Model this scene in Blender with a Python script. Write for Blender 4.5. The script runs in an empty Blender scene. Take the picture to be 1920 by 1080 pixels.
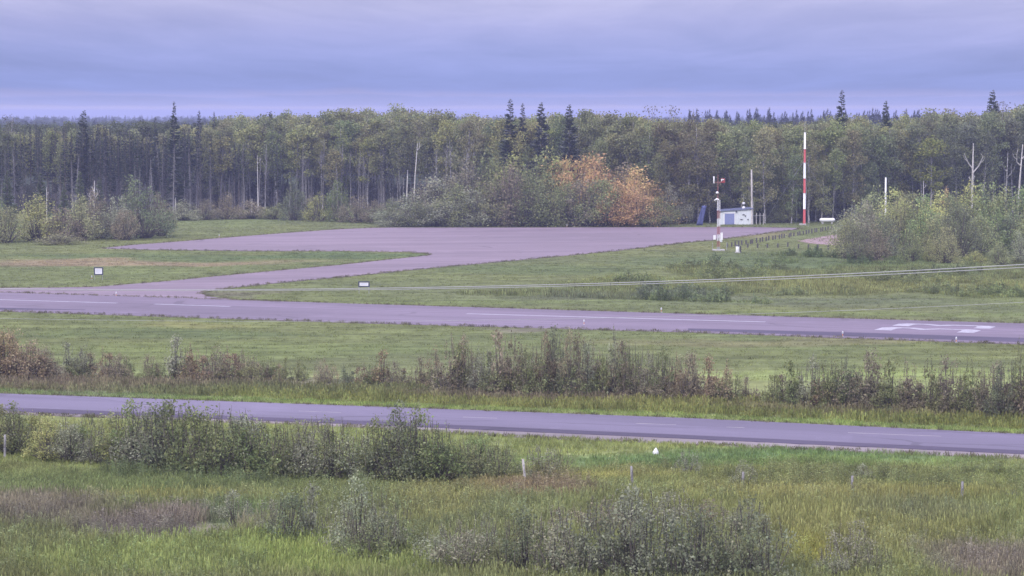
import bpy, bmesh, math, random
import numpy as np
from mathutils import Vector, Matrix

# ------------------------------------------------------------------ camera
S = bpy.context.scene
FPX, YH, HCAM = 5000.0, 213.0, 17.0            # focal length in photo pixels, horizon row, camera height
PITCH = math.atan((540 - YH) / FPX)
cam_d = bpy.data.cameras.new('camera'); cam = bpy.data.objects.new('camera', cam_d)
S.collection.objects.link(cam); S.camera = cam
cam.location = (0, 0, HCAM); cam.rotation_euler = (math.pi / 2 - PITCH, 0, 0)
cam_d.sensor_width = 36; cam_d.lens = FPX / 1920 * 36; cam_d.clip_start = 1; cam_d.clip_end = 40000

# ------------------------------------------------------------------ sky, sun, exposure
SUN_EL, SUN_AZ = math.radians(38), math.radians(215)      # azimuth clockwise from +Y: behind the camera, to its left
W = bpy.data.worlds.new('World'); S.world = W; W.use_nodes = True
nt = W.node_tree; nt.nodes.clear(); L = nt.links
def N(t, **k):
    n = nt.nodes.new(t)
    for a, b in k.items(): setattr(n, a, b)
    return n
tc = N('ShaderNodeTexCoord'); sep = N('ShaderNodeSeparateXYZ'); L.new(tc.outputs['Generated'], sep.inputs[0])
def M(op, a, b=None, clamp=False):
    n = N('ShaderNodeMath', operation=op); n.use_clamp = clamp
    for i, v in enumerate((a, b)):
        if v is None: continue
        if isinstance(v, (int, float)): n.inputs[i].default_value = v
        else: L.new(v, n.inputs[i])
    return n.outputs[0]
ez = M('MAXIMUM', sep.outputs['Z'], 0.0)
den = M('ADD', ez, 0.022)
comb = N('ShaderNodeCombineXYZ')
L.new(M('DIVIDE', sep.outputs['X'], den), comb.inputs[0]); L.new(M('DIVIDE', sep.outputs['Y'], den), comb.inputs[1])
mp = N('ShaderNodeMapping'); mp.inputs['Scale'].default_value = (0.75, 0.17, 1); mp.inputs['Location'].default_value = (3.1, 1.7, 0)
L.new(comb.outputs[0], mp.inputs[0])
nz = N('ShaderNodeTexNoise'); nz.inputs['Scale'].default_value = 1.0; nz.inputs['Detail'].default_value = 6; nz.inputs['Roughness'].default_value = 0.58
nz.inputs['Distortion'].default_value = 0.4
L.new(mp.outputs[0], nz.inputs['Vector'])
mp2 = N('ShaderNodeMapping'); mp2.inputs['Scale'].default_value = (0.20, 0.10, 1); mp2.inputs['Location'].default_value = (7.3, 4.2, 0)
L.new(comb.outputs[0], mp2.inputs[0])
nz2 = N('ShaderNodeTexNoise'); nz2.inputs['Scale'].default_value = 1.0; nz2.inputs['Detail'].default_value = 2
L.new(mp2.outputs[0], nz2.inputs['Vector'])
ramp = N('ShaderNodeValToRGB'); cr = ramp.color_ramp
cols = [(0.000, (.480, .430, .520)), (0.028, (.420, .385, .505)), (0.038, (.245, .262, .470)), (0.072, (.190, .225, .455)), (0.082, (.232, .245, .465)), (0.110, (.150, .198, .445)), (0.17, (.150, .195, .440)), (0.28, (.180, .212, .450)),
        (0.40, (.222, .236, .455)), (0.52, (.275, .275, .465)), (0.75, (.38, .37, .52)), (1.0, (.47, .46, .60))]
while len(cr.elements) < len(cols): cr.elements.new(0.5)
for e, (p, c) in zip(cr.elements, cols): e.position = p; e.color = c + (1,)
elw = M('ADD', M('MULTIPLY', ez, 12.0), M('MULTIPLY', M('SUBTRACT', nz.outputs['Fac'], 0.5), M('MINIMUM', M('MULTIPLY', ez, 9.0), 0.4)))
L.new(elw, ramp.inputs[0])
# overcast deck: three times brighter overhead than at the horizon; thin and thick cloud by the noise
bright = M('MULTIPLY', M('ADD', 1.0, M('MULTIPLY', ez, 2.4)), M('ADD', 0.63, M('ADD', M('MULTIPLY', nz.outputs['Fac'], 0.46), M('MULTIPLY', nz2.outputs['Fac'], 0.30))))
mixc = N('ShaderNodeVectorMath', operation='SCALE'); L.new(ramp.outputs[0], mixc.inputs[0]); L.new(bright, mixc.inputs['Scale'])
bg1 = N('ShaderNodeBackground'); L.new(mixc.outputs[0], bg1.inputs[0]); bg1.inputs[1].default_value = 1.0
sky = N('ShaderNodeTexSky', sky_type='NISHITA'); sky.sun_disc = False; sky.sun_elevation = SUN_EL; sky.sun_rotation = SUN_AZ
bg0 = N('ShaderNodeBackground'); L.new(sky.outputs[0], bg0.inputs[0]); bg0.inputs[1].default_value = 0.10
ms = N('ShaderNodeMixShader'); ms.inputs[0].default_value = 0.90
L.new(bg0.outputs[0], ms.inputs[1]); L.new(bg1.outputs[0], ms.inputs[2])
wo = N('ShaderNodeOutputWorld'); L.new(ms.outputs[0], wo.inputs[0])

sun_d = bpy.data.lights.new('sun', 'SUN'); sun = bpy.data.objects.new('sun', sun_d); S.collection.objects.link(sun)
sun_d.energy = 1.5; sun_d.angle = math.radians(12); sun_d.color = (1.0, 0.93, 0.84)
sd = Vector((math.sin(SUN_AZ) * math.cos(SUN_EL), math.cos(SUN_AZ) * math.cos(SUN_EL), math.sin(SUN_EL)))
sun.rotation_euler = sd.to_track_quat('Z', 'Y').to_euler()
S.view_settings.view_transform = 'Standard'; S.view_settings.look = 'None'
S.view_settings.gamma = 1; S.view_settings.use_curve_mapping = False
S.view_settings.exposure = 0.62
S.cycles.use_denoising = True
S.cycles.max_bounces = 4; S.cycles.diffuse_bounces = 2; S.cycles.glossy_bounces = 1; S.cycles.transmission_bounces = 2
S.cycles.volume_bounces = 1; S.cycles.transparent_max_bounces = 4
S.cycles.sample_clamp_indirect = 4

# ------------------------------------------------------------------ helpers
C = S.collection
R = np.random.default_rng(7)
sp, cp = math.sin(PITCH), math.cos(PITCH)
def gp(px, py, z=0.0):
    """the point of the plane at height z that the photograph shows at pixel (px, py)"""
    u, v = (px - 960) / FPX, -(py - 540) / FPX
    d = Vector((u, cp + v * sp, -sp + v * cp)); t = (z - HCAM) / d.z
    return Vector((d.x * t, d.y * t, z))
def zat(py, Y):
    v = -(py - 540) / FPX
    return HCAM + Y * (-sp + v * cp) / (cp + v * sp)
def xat(px, Y): return (px - 960) / FPX * Y * 1.0005
def to_px(x, y, z=0.0):
    dz = z - HCAM; f = y * cp - dz * sp; up = y * sp + dz * cp
    return 960 + FPX * x / f, 540 - FPX * up / f

ORD = ['first','second','third','fourth','fifth','sixth','seventh','eighth','ninth','tenth','eleventh','twelfth','thirteenth','fourteenth',
       'fifteenth','sixteenth','seventeenth','eighteenth','nineteenth']
TENS = {2:('twentieth','twenty'),3:('thirtieth','thirty'),4:('fortieth','forty'),5:('fiftieth','fifty'),6:('sixtieth','sixty'),7:('seventieth','seventy'),8:('eightieth','eighty'),9:('ninetieth','ninety')}
def ordinal(i):
    if i < 19: return ORD[i]
    n = i + 1; t, u = divmod(n, 10)
    return TENS[t][0] if u == 0 else TENS[t][1] + '-' + ORD[u - 1]

def tag(o, label=None, cat=None, group=None, kind=None):
    if label: o['label'] = label
    if cat: o['category'] = cat
    if group: o['group'] = group
    if kind: o['kind'] = kind
    return o
def empty(name, loc, label, cat, group=None, rz=0.0):
    o = bpy.data.objects.new(name, None); C.objects.link(o); o.location = loc; o.rotation_euler = (0, 0, rz)
    o.empty_display_size = 0.3
    return tag(o, label, cat, group)
def link(name, me, parent=None, color=None):
    o = bpy.data.objects.new(name, me); C.objects.link(o)
    if parent is not None: o.parent = parent
    if color is not None: o.color = (*color, 1)
    return o

class MB:
    """collects shapes, then becomes one mesh"""
    def __init__(s): s.v = []; s.f = []; s.n = 0
    def add(s, v, f):
        v = [tuple(map(float, p)) for p in v]
        s.v += v; s.f += [tuple(int(i) + s.n for i in q) for q in f]; s.n += len(v); return s
    def box(s, c, d, rz=0.0, taper=1.0):
        cx, cy, cz = c; a, b, h = d[0] / 2, d[1] / 2, d[2] / 2; co, si = math.cos(rz), math.sin(rz); P = []
        for k in (-1, 1):
            t = taper if k > 0 else 1
            for x, y in ((-a, -b), (a, -b), (a, b), (-a, b)):
                x *= t; y *= t; P.append((cx + x * co - y * si, cy + x * si + y * co, cz + k * h))
        return s.add(P, [(3, 2, 1, 0), (4, 5, 6, 7), (0, 1, 5, 4), (1, 2, 6, 5), (2, 3, 7, 6), (3, 0, 4, 7)])
    def tube(s, pts, rad, n=6, caps=True):
        P = [Vector(p) for p in pts]; m = len(P)
        if isinstance(rad, (int, float)): rad = [rad] * m
        V = []; F = []
        for i, p in enumerate(P):
            d = (P[min(i + 1, m - 1)] - P[max(i - 1, 0)]).normalized()
            ref = Vector((1, 0, 0)) if abs(d.x) < 0.8 else Vector((0, 1, 0))
            a = d.cross(ref).normalized(); b = d.cross(a)
            for k in range(n):
                t = 2 * math.pi * k / n; V.append(p + (a * math.cos(t) + b * math.sin(t)) * rad[i])
        for i in range(m - 1):
            for k in range(n):
                k2 = (k + 1) % n; F.append((i * n + k, i * n + k2, (i + 1) * n + k2, (i + 1) * n + k))
        if caps: F.append(tuple(range(n))); F.append(tuple((m - 1) * n + k for k in range(n)))
        return s.add(V, F)
    def lathe(s, c, prof, n=14, axis='Z'):
        V = []; F = []
        for r, z in prof:
            for k in range(n):
                t = 2 * math.pi * k / n; p = (r * math.cos(t), r * math.sin(t), z)
                if axis == 'X': p = (z, p[0], p[1])
                V.append((c[0] + p[0], c[1] + p[1], c[2] + p[2]))
        for i in range(len(prof) - 1):
            for k in range(n):
                k2 = (k + 1) % n; F.append((i * n + k, i * n + k2, (i + 1) * n + k2, (i + 1) * n + k))
        F.append(tuple(range(n))); F.append(tuple((len(prof) - 1) * n + k for k in range(n)))
        return s.add(V, F)
    def mesh(s, name, mat, smooth=False):
        me = bpy.data.meshes.new(name); me.from_pydata(s.v, [], s.f); me.validate(); me.update()
        if smooth: me.polygons.foreach_set('use_smooth', [True] * len(me.polygons))
        me.materials.append(mat); return me
    def build(s, name, mat, parent=None, smooth=False): return link(name, s.mesh(name, mat, smooth), parent)

def quads_mesh(name, V, mat):
    """V: n x 4 x 3 array of separate quads"""
    n = len(V); me = bpy.data.meshes.new(name)
    me.vertices.add(4 * n); me.vertices.foreach_set('co', np.ascontiguousarray(V, dtype=np.float32).ravel())
    me.loops.add(4 * n); me.loops.foreach_set('vertex_index', np.arange(4 * n, dtype=np.int32))
    me.polygons.add(n); me.polygons.foreach_set('loop_start', np.arange(0, 4 * n, 4, dtype=np.int32))
    me.update(calc_edges=True); me.materials.append(mat); return me

def unit(v): return v / (np.linalg.norm(v, axis=-1, keepdims=True) + 1e-9)
def leaf_quads(c, size, rng, aspect=0.6, up=0.0, along=None):
    n = len(c); a = unit(rng.normal(size=(n, 3)) + (0 if along is None else along))
    b = unit(np.cross(a, rng.normal(size=(n, 3)) + np.array([0, 0, up])))
    s = np.asarray(size).reshape(-1, 1) * 0.5
    return np.stack([c - a * s, c + b * s * aspect, c + a * s, c - b * s * aspect], axis=1)

# value noise on world coordinates (numpy)
_g = np.random.default_rng(99).random((256, 256))
def vnoise(x, y, sc):
    x = np.asarray(x) / sc + 1000.3; y = np.asarray(y) / sc + 1000.7
    xi = np.floor(x).astype(int); yi = np.floor(y).astype(int); fx = x - xi; fy = y - yi
    fx = fx * fx * (3 - 2 * fx); fy = fy * fy * (3 - 2 * fy)
    g = lambda i, j: _g[i % 256, j % 256]
    return (g(xi, yi) * (1 - fx) + g(xi + 1, yi) * fx) * (1 - fy) + (g(xi, yi + 1) * (1 - fx) + g(xi + 1, yi + 1) * fx) * fy
def fbm(x, y, sc): return (vnoise(x, y, sc) * .5 + vnoise(x, y, sc * .47) * .3 + vnoise(x, y, sc * .21) * .2)

# ------------------------------------------------------------------ materials
def newmat(name):
    m = bpy.data.materials.new(name); m.use_nodes = True; t = m.node_tree
    return m, t, t.nodes['Principled BSDF']
def nd(t, typ, **k):
    n = t.nodes.new(typ)
    for a, b in k.items(): setattr(n, a, b)
    return n
def mathn(t, op, a, b=None, clamp=False):
    n = t.nodes.new('ShaderNodeMath'); n.operation = op; n.use_clamp = clamp
    for i, v in enumerate((a, b)):
        if v is None: continue
        if isinstance(v, (int, float)): n.inputs[i].default_value = v
        else: t.links.new(v, n.inputs[i])
    return n.outputs[0]
def mixrgb(t, fac, a, b, blend='MIX'):
    n = t.nodes.new('ShaderNodeMix'); n.data_type = 'RGBA'; n.blend_type = blend
    for i, v in ((0, fac), (6, a), (7, b)):
        if isinstance(v, (int, float)): n.inputs[i].default_value = v
        elif isinstance(v, tuple): n.inputs[i].default_value = v if len(v) == 4 else v + (1,)
        else: t.links.new(v, n.inputs[i])
    return n.outputs[2]
def noise(t, scale, detail=4, rough=.55, vec=None, stretch=None):
    co = t.nodes.new('ShaderNodeTexCoord').outputs['Object'] if vec is None else vec
    if stretch:
        mp = t.nodes.new('ShaderNodeMapping'); mp.inputs['Scale'].default_value = stretch; t.links.new(co, mp.inputs[0]); co = mp.outputs[0]
    n = t.nodes.new('ShaderNodeTexNoise'); n.inputs['Scale'].default_value = scale; n.inputs['Detail'].default_value = detail
    n.inputs['Roughness'].default_value = rough; t.links.new(co, n.inputs['Vector']); return n.outputs['Fac']
def ramp2(t, fac, p0, p1, c0=(0, 0, 0), c1=(1, 1, 1)):
    n = t.nodes.new('ShaderNodeValToRGB'); e = n.color_ramp.elements
    e[0].position = p0; e[1].position = p1; e[0].color = c0 + (1,); e[1].color = c1 + (1,)
    t.links.new(fac, n.inputs[0]); return n.outputs[0]

def painted(name, col, rough=.55, var=.12, scale=3.0, metal=0.0):
    m, t, b = newmat(name)
    f = noise(t, scale, 5); c = mixrgb(t, f, tuple(x * (1 - var * 2) for x in col), tuple(min(1, x * (1 + var)) for x in col))
    t.links.new(c, b.inputs['Base Color']); b.inputs['Roughness'].default_value = rough; b.inputs['Metallic'].default_value = metal
    return m
def foliage(name, source='OBJECT', transl=.35, lo=.55, hi=1.5, spec=.35, rough=.5):
    m, t, b = newmat(name)
    if source == 'OBJECT': base = t.nodes.new('ShaderNodeObjectInfo').outputs['Color']
    else: base = nd(t, 'ShaderNodeAttribute', attribute_name='tint', attribute_type=source).outputs['Color']
    geo = t.nodes.new('ShaderNodeNewGeometry').outputs['Random Per Island']
    oi = t.nodes.new('ShaderNodeObjectInfo').outputs['Random']
    v = nd(t, 'ShaderNodeMapRange'); v.inputs[3].default_value = lo; v.inputs[4].default_value = hi; t.links.new(geo, v.inputs[0])
    w = nd(t, 'ShaderNodeMapRange'); w.inputs[3].default_value = .86; w.inputs[4].default_value = 1.14; t.links.new(oi, w.inputs[0])
    h = nd(t, 'ShaderNodeHueSaturation'); t.links.new(base, h.inputs['Color'])
    hv = nd(t, 'ShaderNodeMapRange'); hv.inputs[3].default_value = .475; hv.inputs[4].default_value = .525
    t.links.new(mathn(t, 'FRACT', mathn(t, 'MULTIPLY', geo, 17.31)), hv.inputs[0]); t.links.new(hv.outputs[0], h.inputs['Hue'])
    t.links.new(mathn(t, 'MULTIPLY', v.outputs[0], w.outputs[0]), h.inputs['Value'])
    t.links.new(h.outputs[0], b.inputs['Base Color']); b.inputs['Roughness'].default_value = rough
    b.inputs['Specular IOR Level'].default_value = spec
    tr = t.nodes.new('ShaderNodeBsdfTranslucent'); t.links.new(h.outputs[0], tr.inputs['Color'])
    mx = t.nodes.new('ShaderNodeMixShader'); mx.inputs[0].default_value = transl
    t.links.new(b.outputs[0], mx.inputs[1]); t.links.new(tr.outputs[0], mx.inputs[2])
    t.links.new(mx.outputs[0], t.nodes['Material Output'].inputs['Surface']); return m
LEAF = foliage('leaf', lo=.5, hi=1.6, transl=.4, spec=.15, rough=.6); NEEDLE = foliage('needle', transl=.1, lo=.6, hi=1.4); GRASS = foliage('grass_blade', 'INSTANCER', transl=.4, lo=.62, hi=1.42, spec=.2)
def barkmat(name, c0, c1, sc=2.0, stretch=(6, 6, 1)):
    m, t, b = newmat(name); f = ramp2(t, noise(t, sc, 5, .65, stretch=stretch), .4, .62)
    t.links.new(mixrgb(t, f, c0, c1), b.inputs['Base Color']); b.inputs['Roughness'].default_value = .85; return m
BARK_WHITE = barkmat('aspen_bark', (.12, .115, .12), (.40, .39, .38), 1.6, (1, 1, 2.2))
BARK_DARK = barkmat('dark_bark', (.05, .042, .038), (.14, .12, .10))
BARK_GREY = barkmat('weathered_wood', (.12, .115, .12), (.28, .27, .27))
BARK_BONE = barkmat('bare_dead_wood', (.26, .25, .24), (.52, .50, .48))

# ------------------------------------------------------------------ ground colours: which plants grow where
MOWN, LUSH, YELL = (.182, .226, .084), (.112, .172, .066), (.252, .258, .092)
TAN, PURP, GREYG, BRIGHT, RED = (.36, .275, .17), (.205, .178, .140), (.158, .178, .100), (.220, .285, .085), (.275, .195, .125)
BLOBS = []
def blob(px, py, rx, ry, col, k=1.0):
    c = gp(px, py); X = rx * c.y / FPX
    y0 = gp(px, py + ry).y; y1 = gp(px, max(py - ry, YH + 8)).y; BLOBS.append((c.x, c.y, X, (y1 - y0) / 2, col, k))
# far field
blob(230, 492, 330, 6, TAN, .8); blob(250, 481, 300, 5, LUSH, .5); blob(640, 480, 170, 5, LUSH, .7); blob(120, 515, 260, 14, BRIGHT, .25)
blob(430, 551, 60, 6, PURP, .6); blob(1290, 463, 130, 8, YELL, .45); blob(1420, 440, 80, 7, TAN, .35)
blob(1480, 490, 300, 14, LUSH, .55); blob(1700, 535, 380, 13, YELL, .45); blob(1500, 566, 330, 9, GREYG, .9); blob(1150, 556, 180, 6, GREYG, .7)
blob(1020, 505, 220, 10, LUSH, .4); blob(1000, 568, 900, 5, BRIGHT, .35); blob(1650, 590, 500, 5, BRIGHT, .4); blob(420, 418, 120, 7, BRIGHT, .35)
# field between runway and road
blob(340, 612, 120, 6, YELL, .8); blob(300, 628, 260, 7, LUSH, .35); blob(500, 655, 400, 14, BRIGHT, .35); blob(1600, 700, 300, 10, BRIGHT, .45)
blob(990, 620, 60, 5, PURP, .7); blob(1500, 640, 420, 8, TAN, .25)
blob(60, 705, 140, 22, PURP, .8); blob(350, 720, 330, 16, PURP, .7); blob(1060, 748, 330, 10, PURP, .8); blob(1650, 772, 330, 14, PURP, .6)
blob(500, 738, 600, 9, GREYG, .6); blob(1300, 765, 500, 8, YELL, .25)
# verge and ditch
blob(1400, 860, 420, 18, LUSH, .95); blob(1560, 868, 260, 10, BRIGHT, .35); blob(1130, 897, 130, 8, YELL, .95); blob(1620, 935, 330, 18, YELL, .75)
# foreground
blob(250, 905, 360, 30, LUSH, .4); blob(60, 960, 150, 40, PURP, .75); blob(300, 945, 170, 12, YELL, .7); blob(300, 1000, 210, 22, PURP, .85); blob(470, 985, 90, 14, LUSH, .6)
blob(330, 1062, 330, 32, BRIGHT, .6); blob(520, 1035, 120, 25, BRIGHT, .7); blob(1010, 925, 130, 24, RED, .6); blob(880, 930, 90, 30, YELL, .6); blob(800, 960, 70, 40, YELL, .5)
blob(1540, 1040, 40, 30, (.33, .34, .07), .6); blob(1650, 1000, 200, 40, YELL, .4); blob(1860, 1060, 140, 40, PURP, .8); blob(700, 1070, 200, 20, BRIGHT, .6); blob(1720, 965, 120, 20, GREYG, .5)
def tint(x, y):
    x = np.asarray(x, float); y = np.asarray(y, float)
    wx = x + (fbm(x, y, 9) - .5) * 7 * np.clip(y / 200, .4, 1.6); wy = y + (fbm(x + 70, y, 13) - .5) * 11 * np.clip(y / 200, .4, 1.6)
    n = fbm(x, y * .6, 16)[..., None]; col = np.array(MOWN) * (1 - n) + np.array(MOWN) * n * np.array([1.15, 1.0, .95])
    n2 = np.clip((fbm(x + 300, y, 34) - .42) * 4, 0, 1)[..., None]; col = col * (1 - n2 * .3) + np.array(GREYG) * n2 * .3
    for bx, by, rx, ry, c, k in BLOBS:
        r = ((wx - bx) / rx) ** 2 + ((wy - by) / ry) ** 2
        w = (k * np.clip(1.35 - r, 0, 1) ** .7)[..., None]; col = col * (1 - w) + np.array(c) * w
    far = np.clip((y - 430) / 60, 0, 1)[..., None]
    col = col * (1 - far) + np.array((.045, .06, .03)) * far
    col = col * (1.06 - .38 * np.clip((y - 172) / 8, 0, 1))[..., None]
    b = (.68 + .64 * fbm(x, y, 2.2))[..., None]
    return np.clip(col * b, 0.01, .9)

# ------------------------------------------------------------------ the setting: ground, pavements
rows = [-60, 20, 60] + list(np.geomspace(78, 480, 330)) + list(np.geomspace(500, 12000, 26))
nx = 300; GV = []; us = np.linspace(-1, 1, nx); us = us * (0.30 + 0.70 * np.abs(us) ** 5)
for y in rows:
    half = max(60.0, 0.7 * max(y, 60)) if y < 500 else 0.75 * y
    GV.append(np.stack([us * half, np.full(nx, y), np.zeros(nx)], 1))
GV = np.concatenate(GV); m = len(rows)
ii, jj = np.meshgrid(np.arange(m - 1), np.arange(nx - 1), indexing='ij'); a0 = (ii * nx + jj).ravel()
GF = np.stack([a0, a0 + 1, a0 + nx + 1, a0 + nx], 1)
me = bpy.data.meshes.new('ground'); me.from_pydata(GV.tolist(), [], GF.tolist()); me.update()
at = me.color_attributes.new('tint', 'FLOAT_COLOR', 'POINT')
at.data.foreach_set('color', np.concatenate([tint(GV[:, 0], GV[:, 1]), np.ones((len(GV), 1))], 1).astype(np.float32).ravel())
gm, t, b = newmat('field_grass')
ga = nd(t, 'ShaderNodeAttribute', attribute_name='tint').outputs['Color']
f1 = noise(t, 1.1, 6, .7, stretch=(1, .55, 1)); f2 = noise(t, .28, 4, .6, stretch=(.45, 1.3, 1))
k = mathn(t, 'MULTIPLY', mathn(t, 'ADD', .45, f1), mathn(t, 'ADD', .5, f2))
sc = nd(t, 'ShaderNodeVectorMath', operation='SCALE'); t.links.new(ga, sc.inputs[0]); t.links.new(k, sc.inputs['Scale'])
ml = noise(t, .9, 3, .6, stretch=(.07, 1.0, 1)); hs2 = nd(t, 'ShaderNodeVectorMath', operation='SCALE'); t.links.new(sc.outputs[0], hs2.inputs[0]); t.links.new(mathn(t, 'ADD', .42, mathn(t, 'MULTIPLY', ml, 1.16)), hs2.inputs['Scale'])
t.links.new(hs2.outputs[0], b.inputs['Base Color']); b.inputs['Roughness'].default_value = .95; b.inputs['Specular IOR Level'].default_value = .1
bp = nd(t, 'ShaderNodeBump'); bp.inputs['Strength'].default_value = .9; bp.inputs['Distance'].default_value = .35; t.links.new(f1, bp.inputs['Height']); t.links.new(bp.outputs[0], b.inputs['Normal'])
me.materials.append(gm); tag(link('ground', me), kind='structure')

def pavement(name, base, dark, streak, var=.25, sdir=0.0):
    m, t, b = newmat(name)
    co = nd(t, 'ShaderNodeTexCoord').outputs['Object']
    mp = nd(t, 'ShaderNodeMapping'); mp.inputs['Rotation'].default_value = (0, 0, -sdir); t.links.new(co, mp.inputs[0])
    lo = noise(t, .06, 4, .6, vec=mp.outputs[0], stretch=(.5, 3.0, 1)); s2 = noise(t, .5, 4, .6, vec=mp.outputs[0], stretch=(.03, 1.5, 1)); g = noise(t, 14, 3, .7)
    c = mixrgb(t, ramp2(t, lo, .35, .65), tuple(x * (1 - var) for x in base), tuple(min(1, x * (1 + var * .5)) for x in base))
    c = mixrgb(t, mathn(t, 'MULTIPLY', ramp2(t, s2, .50, .68), streak), c, dark)
    c = mixrgb(t, mathn(t, 'MULTIPLY', g, .5), c, tuple(x * .55 for x in base))
    # sealed cracks, seams and patch repairs
    wn = nd(t, 'ShaderNodeTexNoise'); wn.inputs['Scale'].default_value = .35; wn.inputs['Detail'].default_value = 4; t.links.new(mp.outputs[0], wn.inputs['Vector'])
    wv = nd(t, 'ShaderNodeVectorMath', operation='MULTIPLY_ADD'); t.links.new(wn.outputs['Color'], wv.inputs[0]); wv.inputs[1].default_value = (3, 1.2, 0); t.links.new(mp.outputs[0], wv.inputs[2])
    ms_ = nd(t, 'ShaderNodeMapping'); ms_.inputs['Scale'].default_value = (.055, .17, 1); t.links.new(wv.outputs[0], ms_.inputs[0])
    vc = nd(t, 'ShaderNodeTexVoronoi', feature='DISTANCE_TO_EDGE'); vc.inputs['Scale'].default_value = 1.0; t.links.new(ms_.outputs[0], vc.inputs['Vector'])
    crk = mathn(t, 'MULTIPLY', mathn(t, 'LESS_THAN', vc.outputs['Distance'], .016), ramp2(t, noise(t, .11, 3, .5), .42, .58))
    c = mixrgb(t, mathn(t, 'MULTIPLY', crk, .65), c, tuple(x * .45 for x in base))
    vp = nd(t, 'ShaderNodeTexVoronoi'); vp.inputs['Scale'].default_value = .6; t.links.new(ms_.outputs[0], vp.inputs['Vector'])
    c = mixrgb(t, mathn(t, 'MULTIPLY', mathn(t, 'GREATER_THAN', vp.outputs['Color'], .72), .22), c, tuple(x * .62 for x in base))
    st = noise(t, .16, 5, .7); c = mixrgb(t, mathn(t, 'MULTIPLY', ramp2(t, st, .56, .72), .35), c, tuple(min(1, x * 1.35) for x in base))
    t.links.new(c, b.inputs['Base Color']); b.inputs['Roughness'].default_value = .8; b.inputs['Specular IOR Level'].default_value = .3
    bp = nd(t, 'ShaderNodeBump'); bp.inputs['Strength'].default_value = .4; bp.inputs['Distance'].default_value = .03; t.links.new(g, bp.inputs['Height']); t.links.new(bp.outputs[0], b.inputs['Normal'])
    return m
def lerp_poly(pts, x):
    xs = [p[0] for p in pts]; ys = [p[1] for p in pts]
    if x <= xs[0]: return ys[0] + (ys[1] - ys[0]) / (xs[1] - xs[0]) * (x - xs[0])
    if x >= xs[-1]: return ys[-1] + (ys[-1] - ys[-2]) / (xs[-1] - xs[-2]) * (x - xs[-1])
    return float(np.interp(x, xs, ys))
def strip(name, far, near, z, mat, x0=-900, x1=2900, step=40, skirt=True, wob=0.0):
    """paved band between two edges seen in the photograph, with real thickness down to the ground"""
    V = []; F = []; xs = list(range(x0, x1 + 1, step)); rr = random.Random(name)
    for x in xs:
        a = gp(x, lerp_poly(far, x) ); c = gp(x, lerp_poly(near, x))
        a.y += rr.uniform(-wob, wob); c.y += rr.uniform(-wob, wob)
        V += [(a.x, a.y + .08, -.02), (a.x, a.y, z), (c.x, c.y, z), (c.x, c.y - .08, -.02)]
    for i in range(len(xs) - 1):
        for k in range(3): F.append((i * 4 + k, i * 4 + k + 1, i * 4 + 5 + k, i * 4 + 4 + k))
    return MB().add(V, F).build(name, mat)
RW_FAR = [(0, 549), (640, 569.5), (1280, 589), (1920, 607.5)]
RW_NEAR = [(0, 584), (640, 605), (1280, 623), (1600, 635), (1920, 646)]
ra, rb = gp(0, 566), gp(1920, 626); RW_DIR = math.atan2(rb.y - ra.y, rb.x - ra.x)
rw_mat = pavement('runway_asphalt', (.178, .140, .188), (.105, .084, .120), .8, sdir=RW_DIR)
ap_mat = pavement('apron_asphalt', (.206, .157, .190), (.130, .099, .128), .75, sdir=math.radians(12))
hw_mat = pavement('highway_asphalt', (.155, .134, .195), (.110, .095, .140), .6, .15, sdir=RW_DIR)
dk_mat = pavement('dark_asphalt', (.072, .056, .098), (.05, .04, .065), .4)
gv_mat = pavement('gravel', (.235, .20, .205), (.16, .135, .135), .5, .35)
for nme, far, near, z, mat, xr in (('runway', RW_FAR, RW_NEAR, .050, rw_mat, None),):
    runway = tag(strip(nme, far, near, z, mat), kind='structure')
tag(strip('runway_dark_strip', [(1290, 617), (1600, 624.5), (1920, 635)], [(1290, 621), (1600, 632), (1920, 643)], .054, dk_mat, 1290, 2900), kind='structure')
tag(strip('runway_dark_patch', [(-900, 556), (0, 578), (160, 581.5)], [(-900, 561), (0, 581.5), (160, 582.5)], .054, dk_mat, -900, 160, 20), kind='structure')
AP = [(-900, 551), (-100, 541), (0, 540.5), (100, 540), (180, 538.5), (300, 529), (460, 513.5), (640, 497), (740, 486), (785, 481.5), (806, 478.5), (800, 475.5), (770, 473), (640, 471.3), (480, 471),
      (330, 469.3), (250, 468), (190, 466), (245, 460), (320, 454.5), (480, 441.5), (560, 435.5), (640, 430), (700, 427.6), (735, 427.2), (960, 427), (1280, 426.5),
      (1420, 426.5), (1500, 428), (1495, 430.5), (1440, 437.5), (1345, 450), (1280, 456), (1150, 471.5), (960, 489.5), (800, 504), (640, 520), (520, 531), (430, 541), (385, 547), (376, 551), (395, 557), (440, 562.5), (520, 566.2), (520, 571), (-900, 552)]
def sheet(name, px, z, mat):
    rr = random.Random(name); P = []
    for i, (x, y) in enumerate(px):
        P.append(gp(x, y)); q = px[(i + 1) % len(px)]
        if abs(q[0] - x) < 200:
            n = max(1, int(abs(q[0] - x) / 14))
            for k in range(1, n): P.append(gp(x + (q[0] - x) * k / n, y + (q[1] - y) * k / n + rr.uniform(-.18, .18)))
    bm = bmesh.new(); vs = [bm.verts.new((p.x, p.y, z)) for p in P]; f = bm.faces.new(vs)
    r = bmesh.ops.extrude_face_region(bm, geom=[f])
    for v in [g for g in r['geom'] if isinstance(g, bmesh.types.BMVert)]: v.co.z = -.02
    bmesh.ops.triangulate(bm, faces=bm.faces[:]); bmesh.ops.recalc_face_normals(bm, faces=bm.faces[:])
    me = bpy.data.meshes.new(name); bm.to_mesh(me); bm.free(); me.materials.append(mat); return link(name, me)
tag(sheet('apron', AP, .045, ap_mat), kind='structure')
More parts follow.
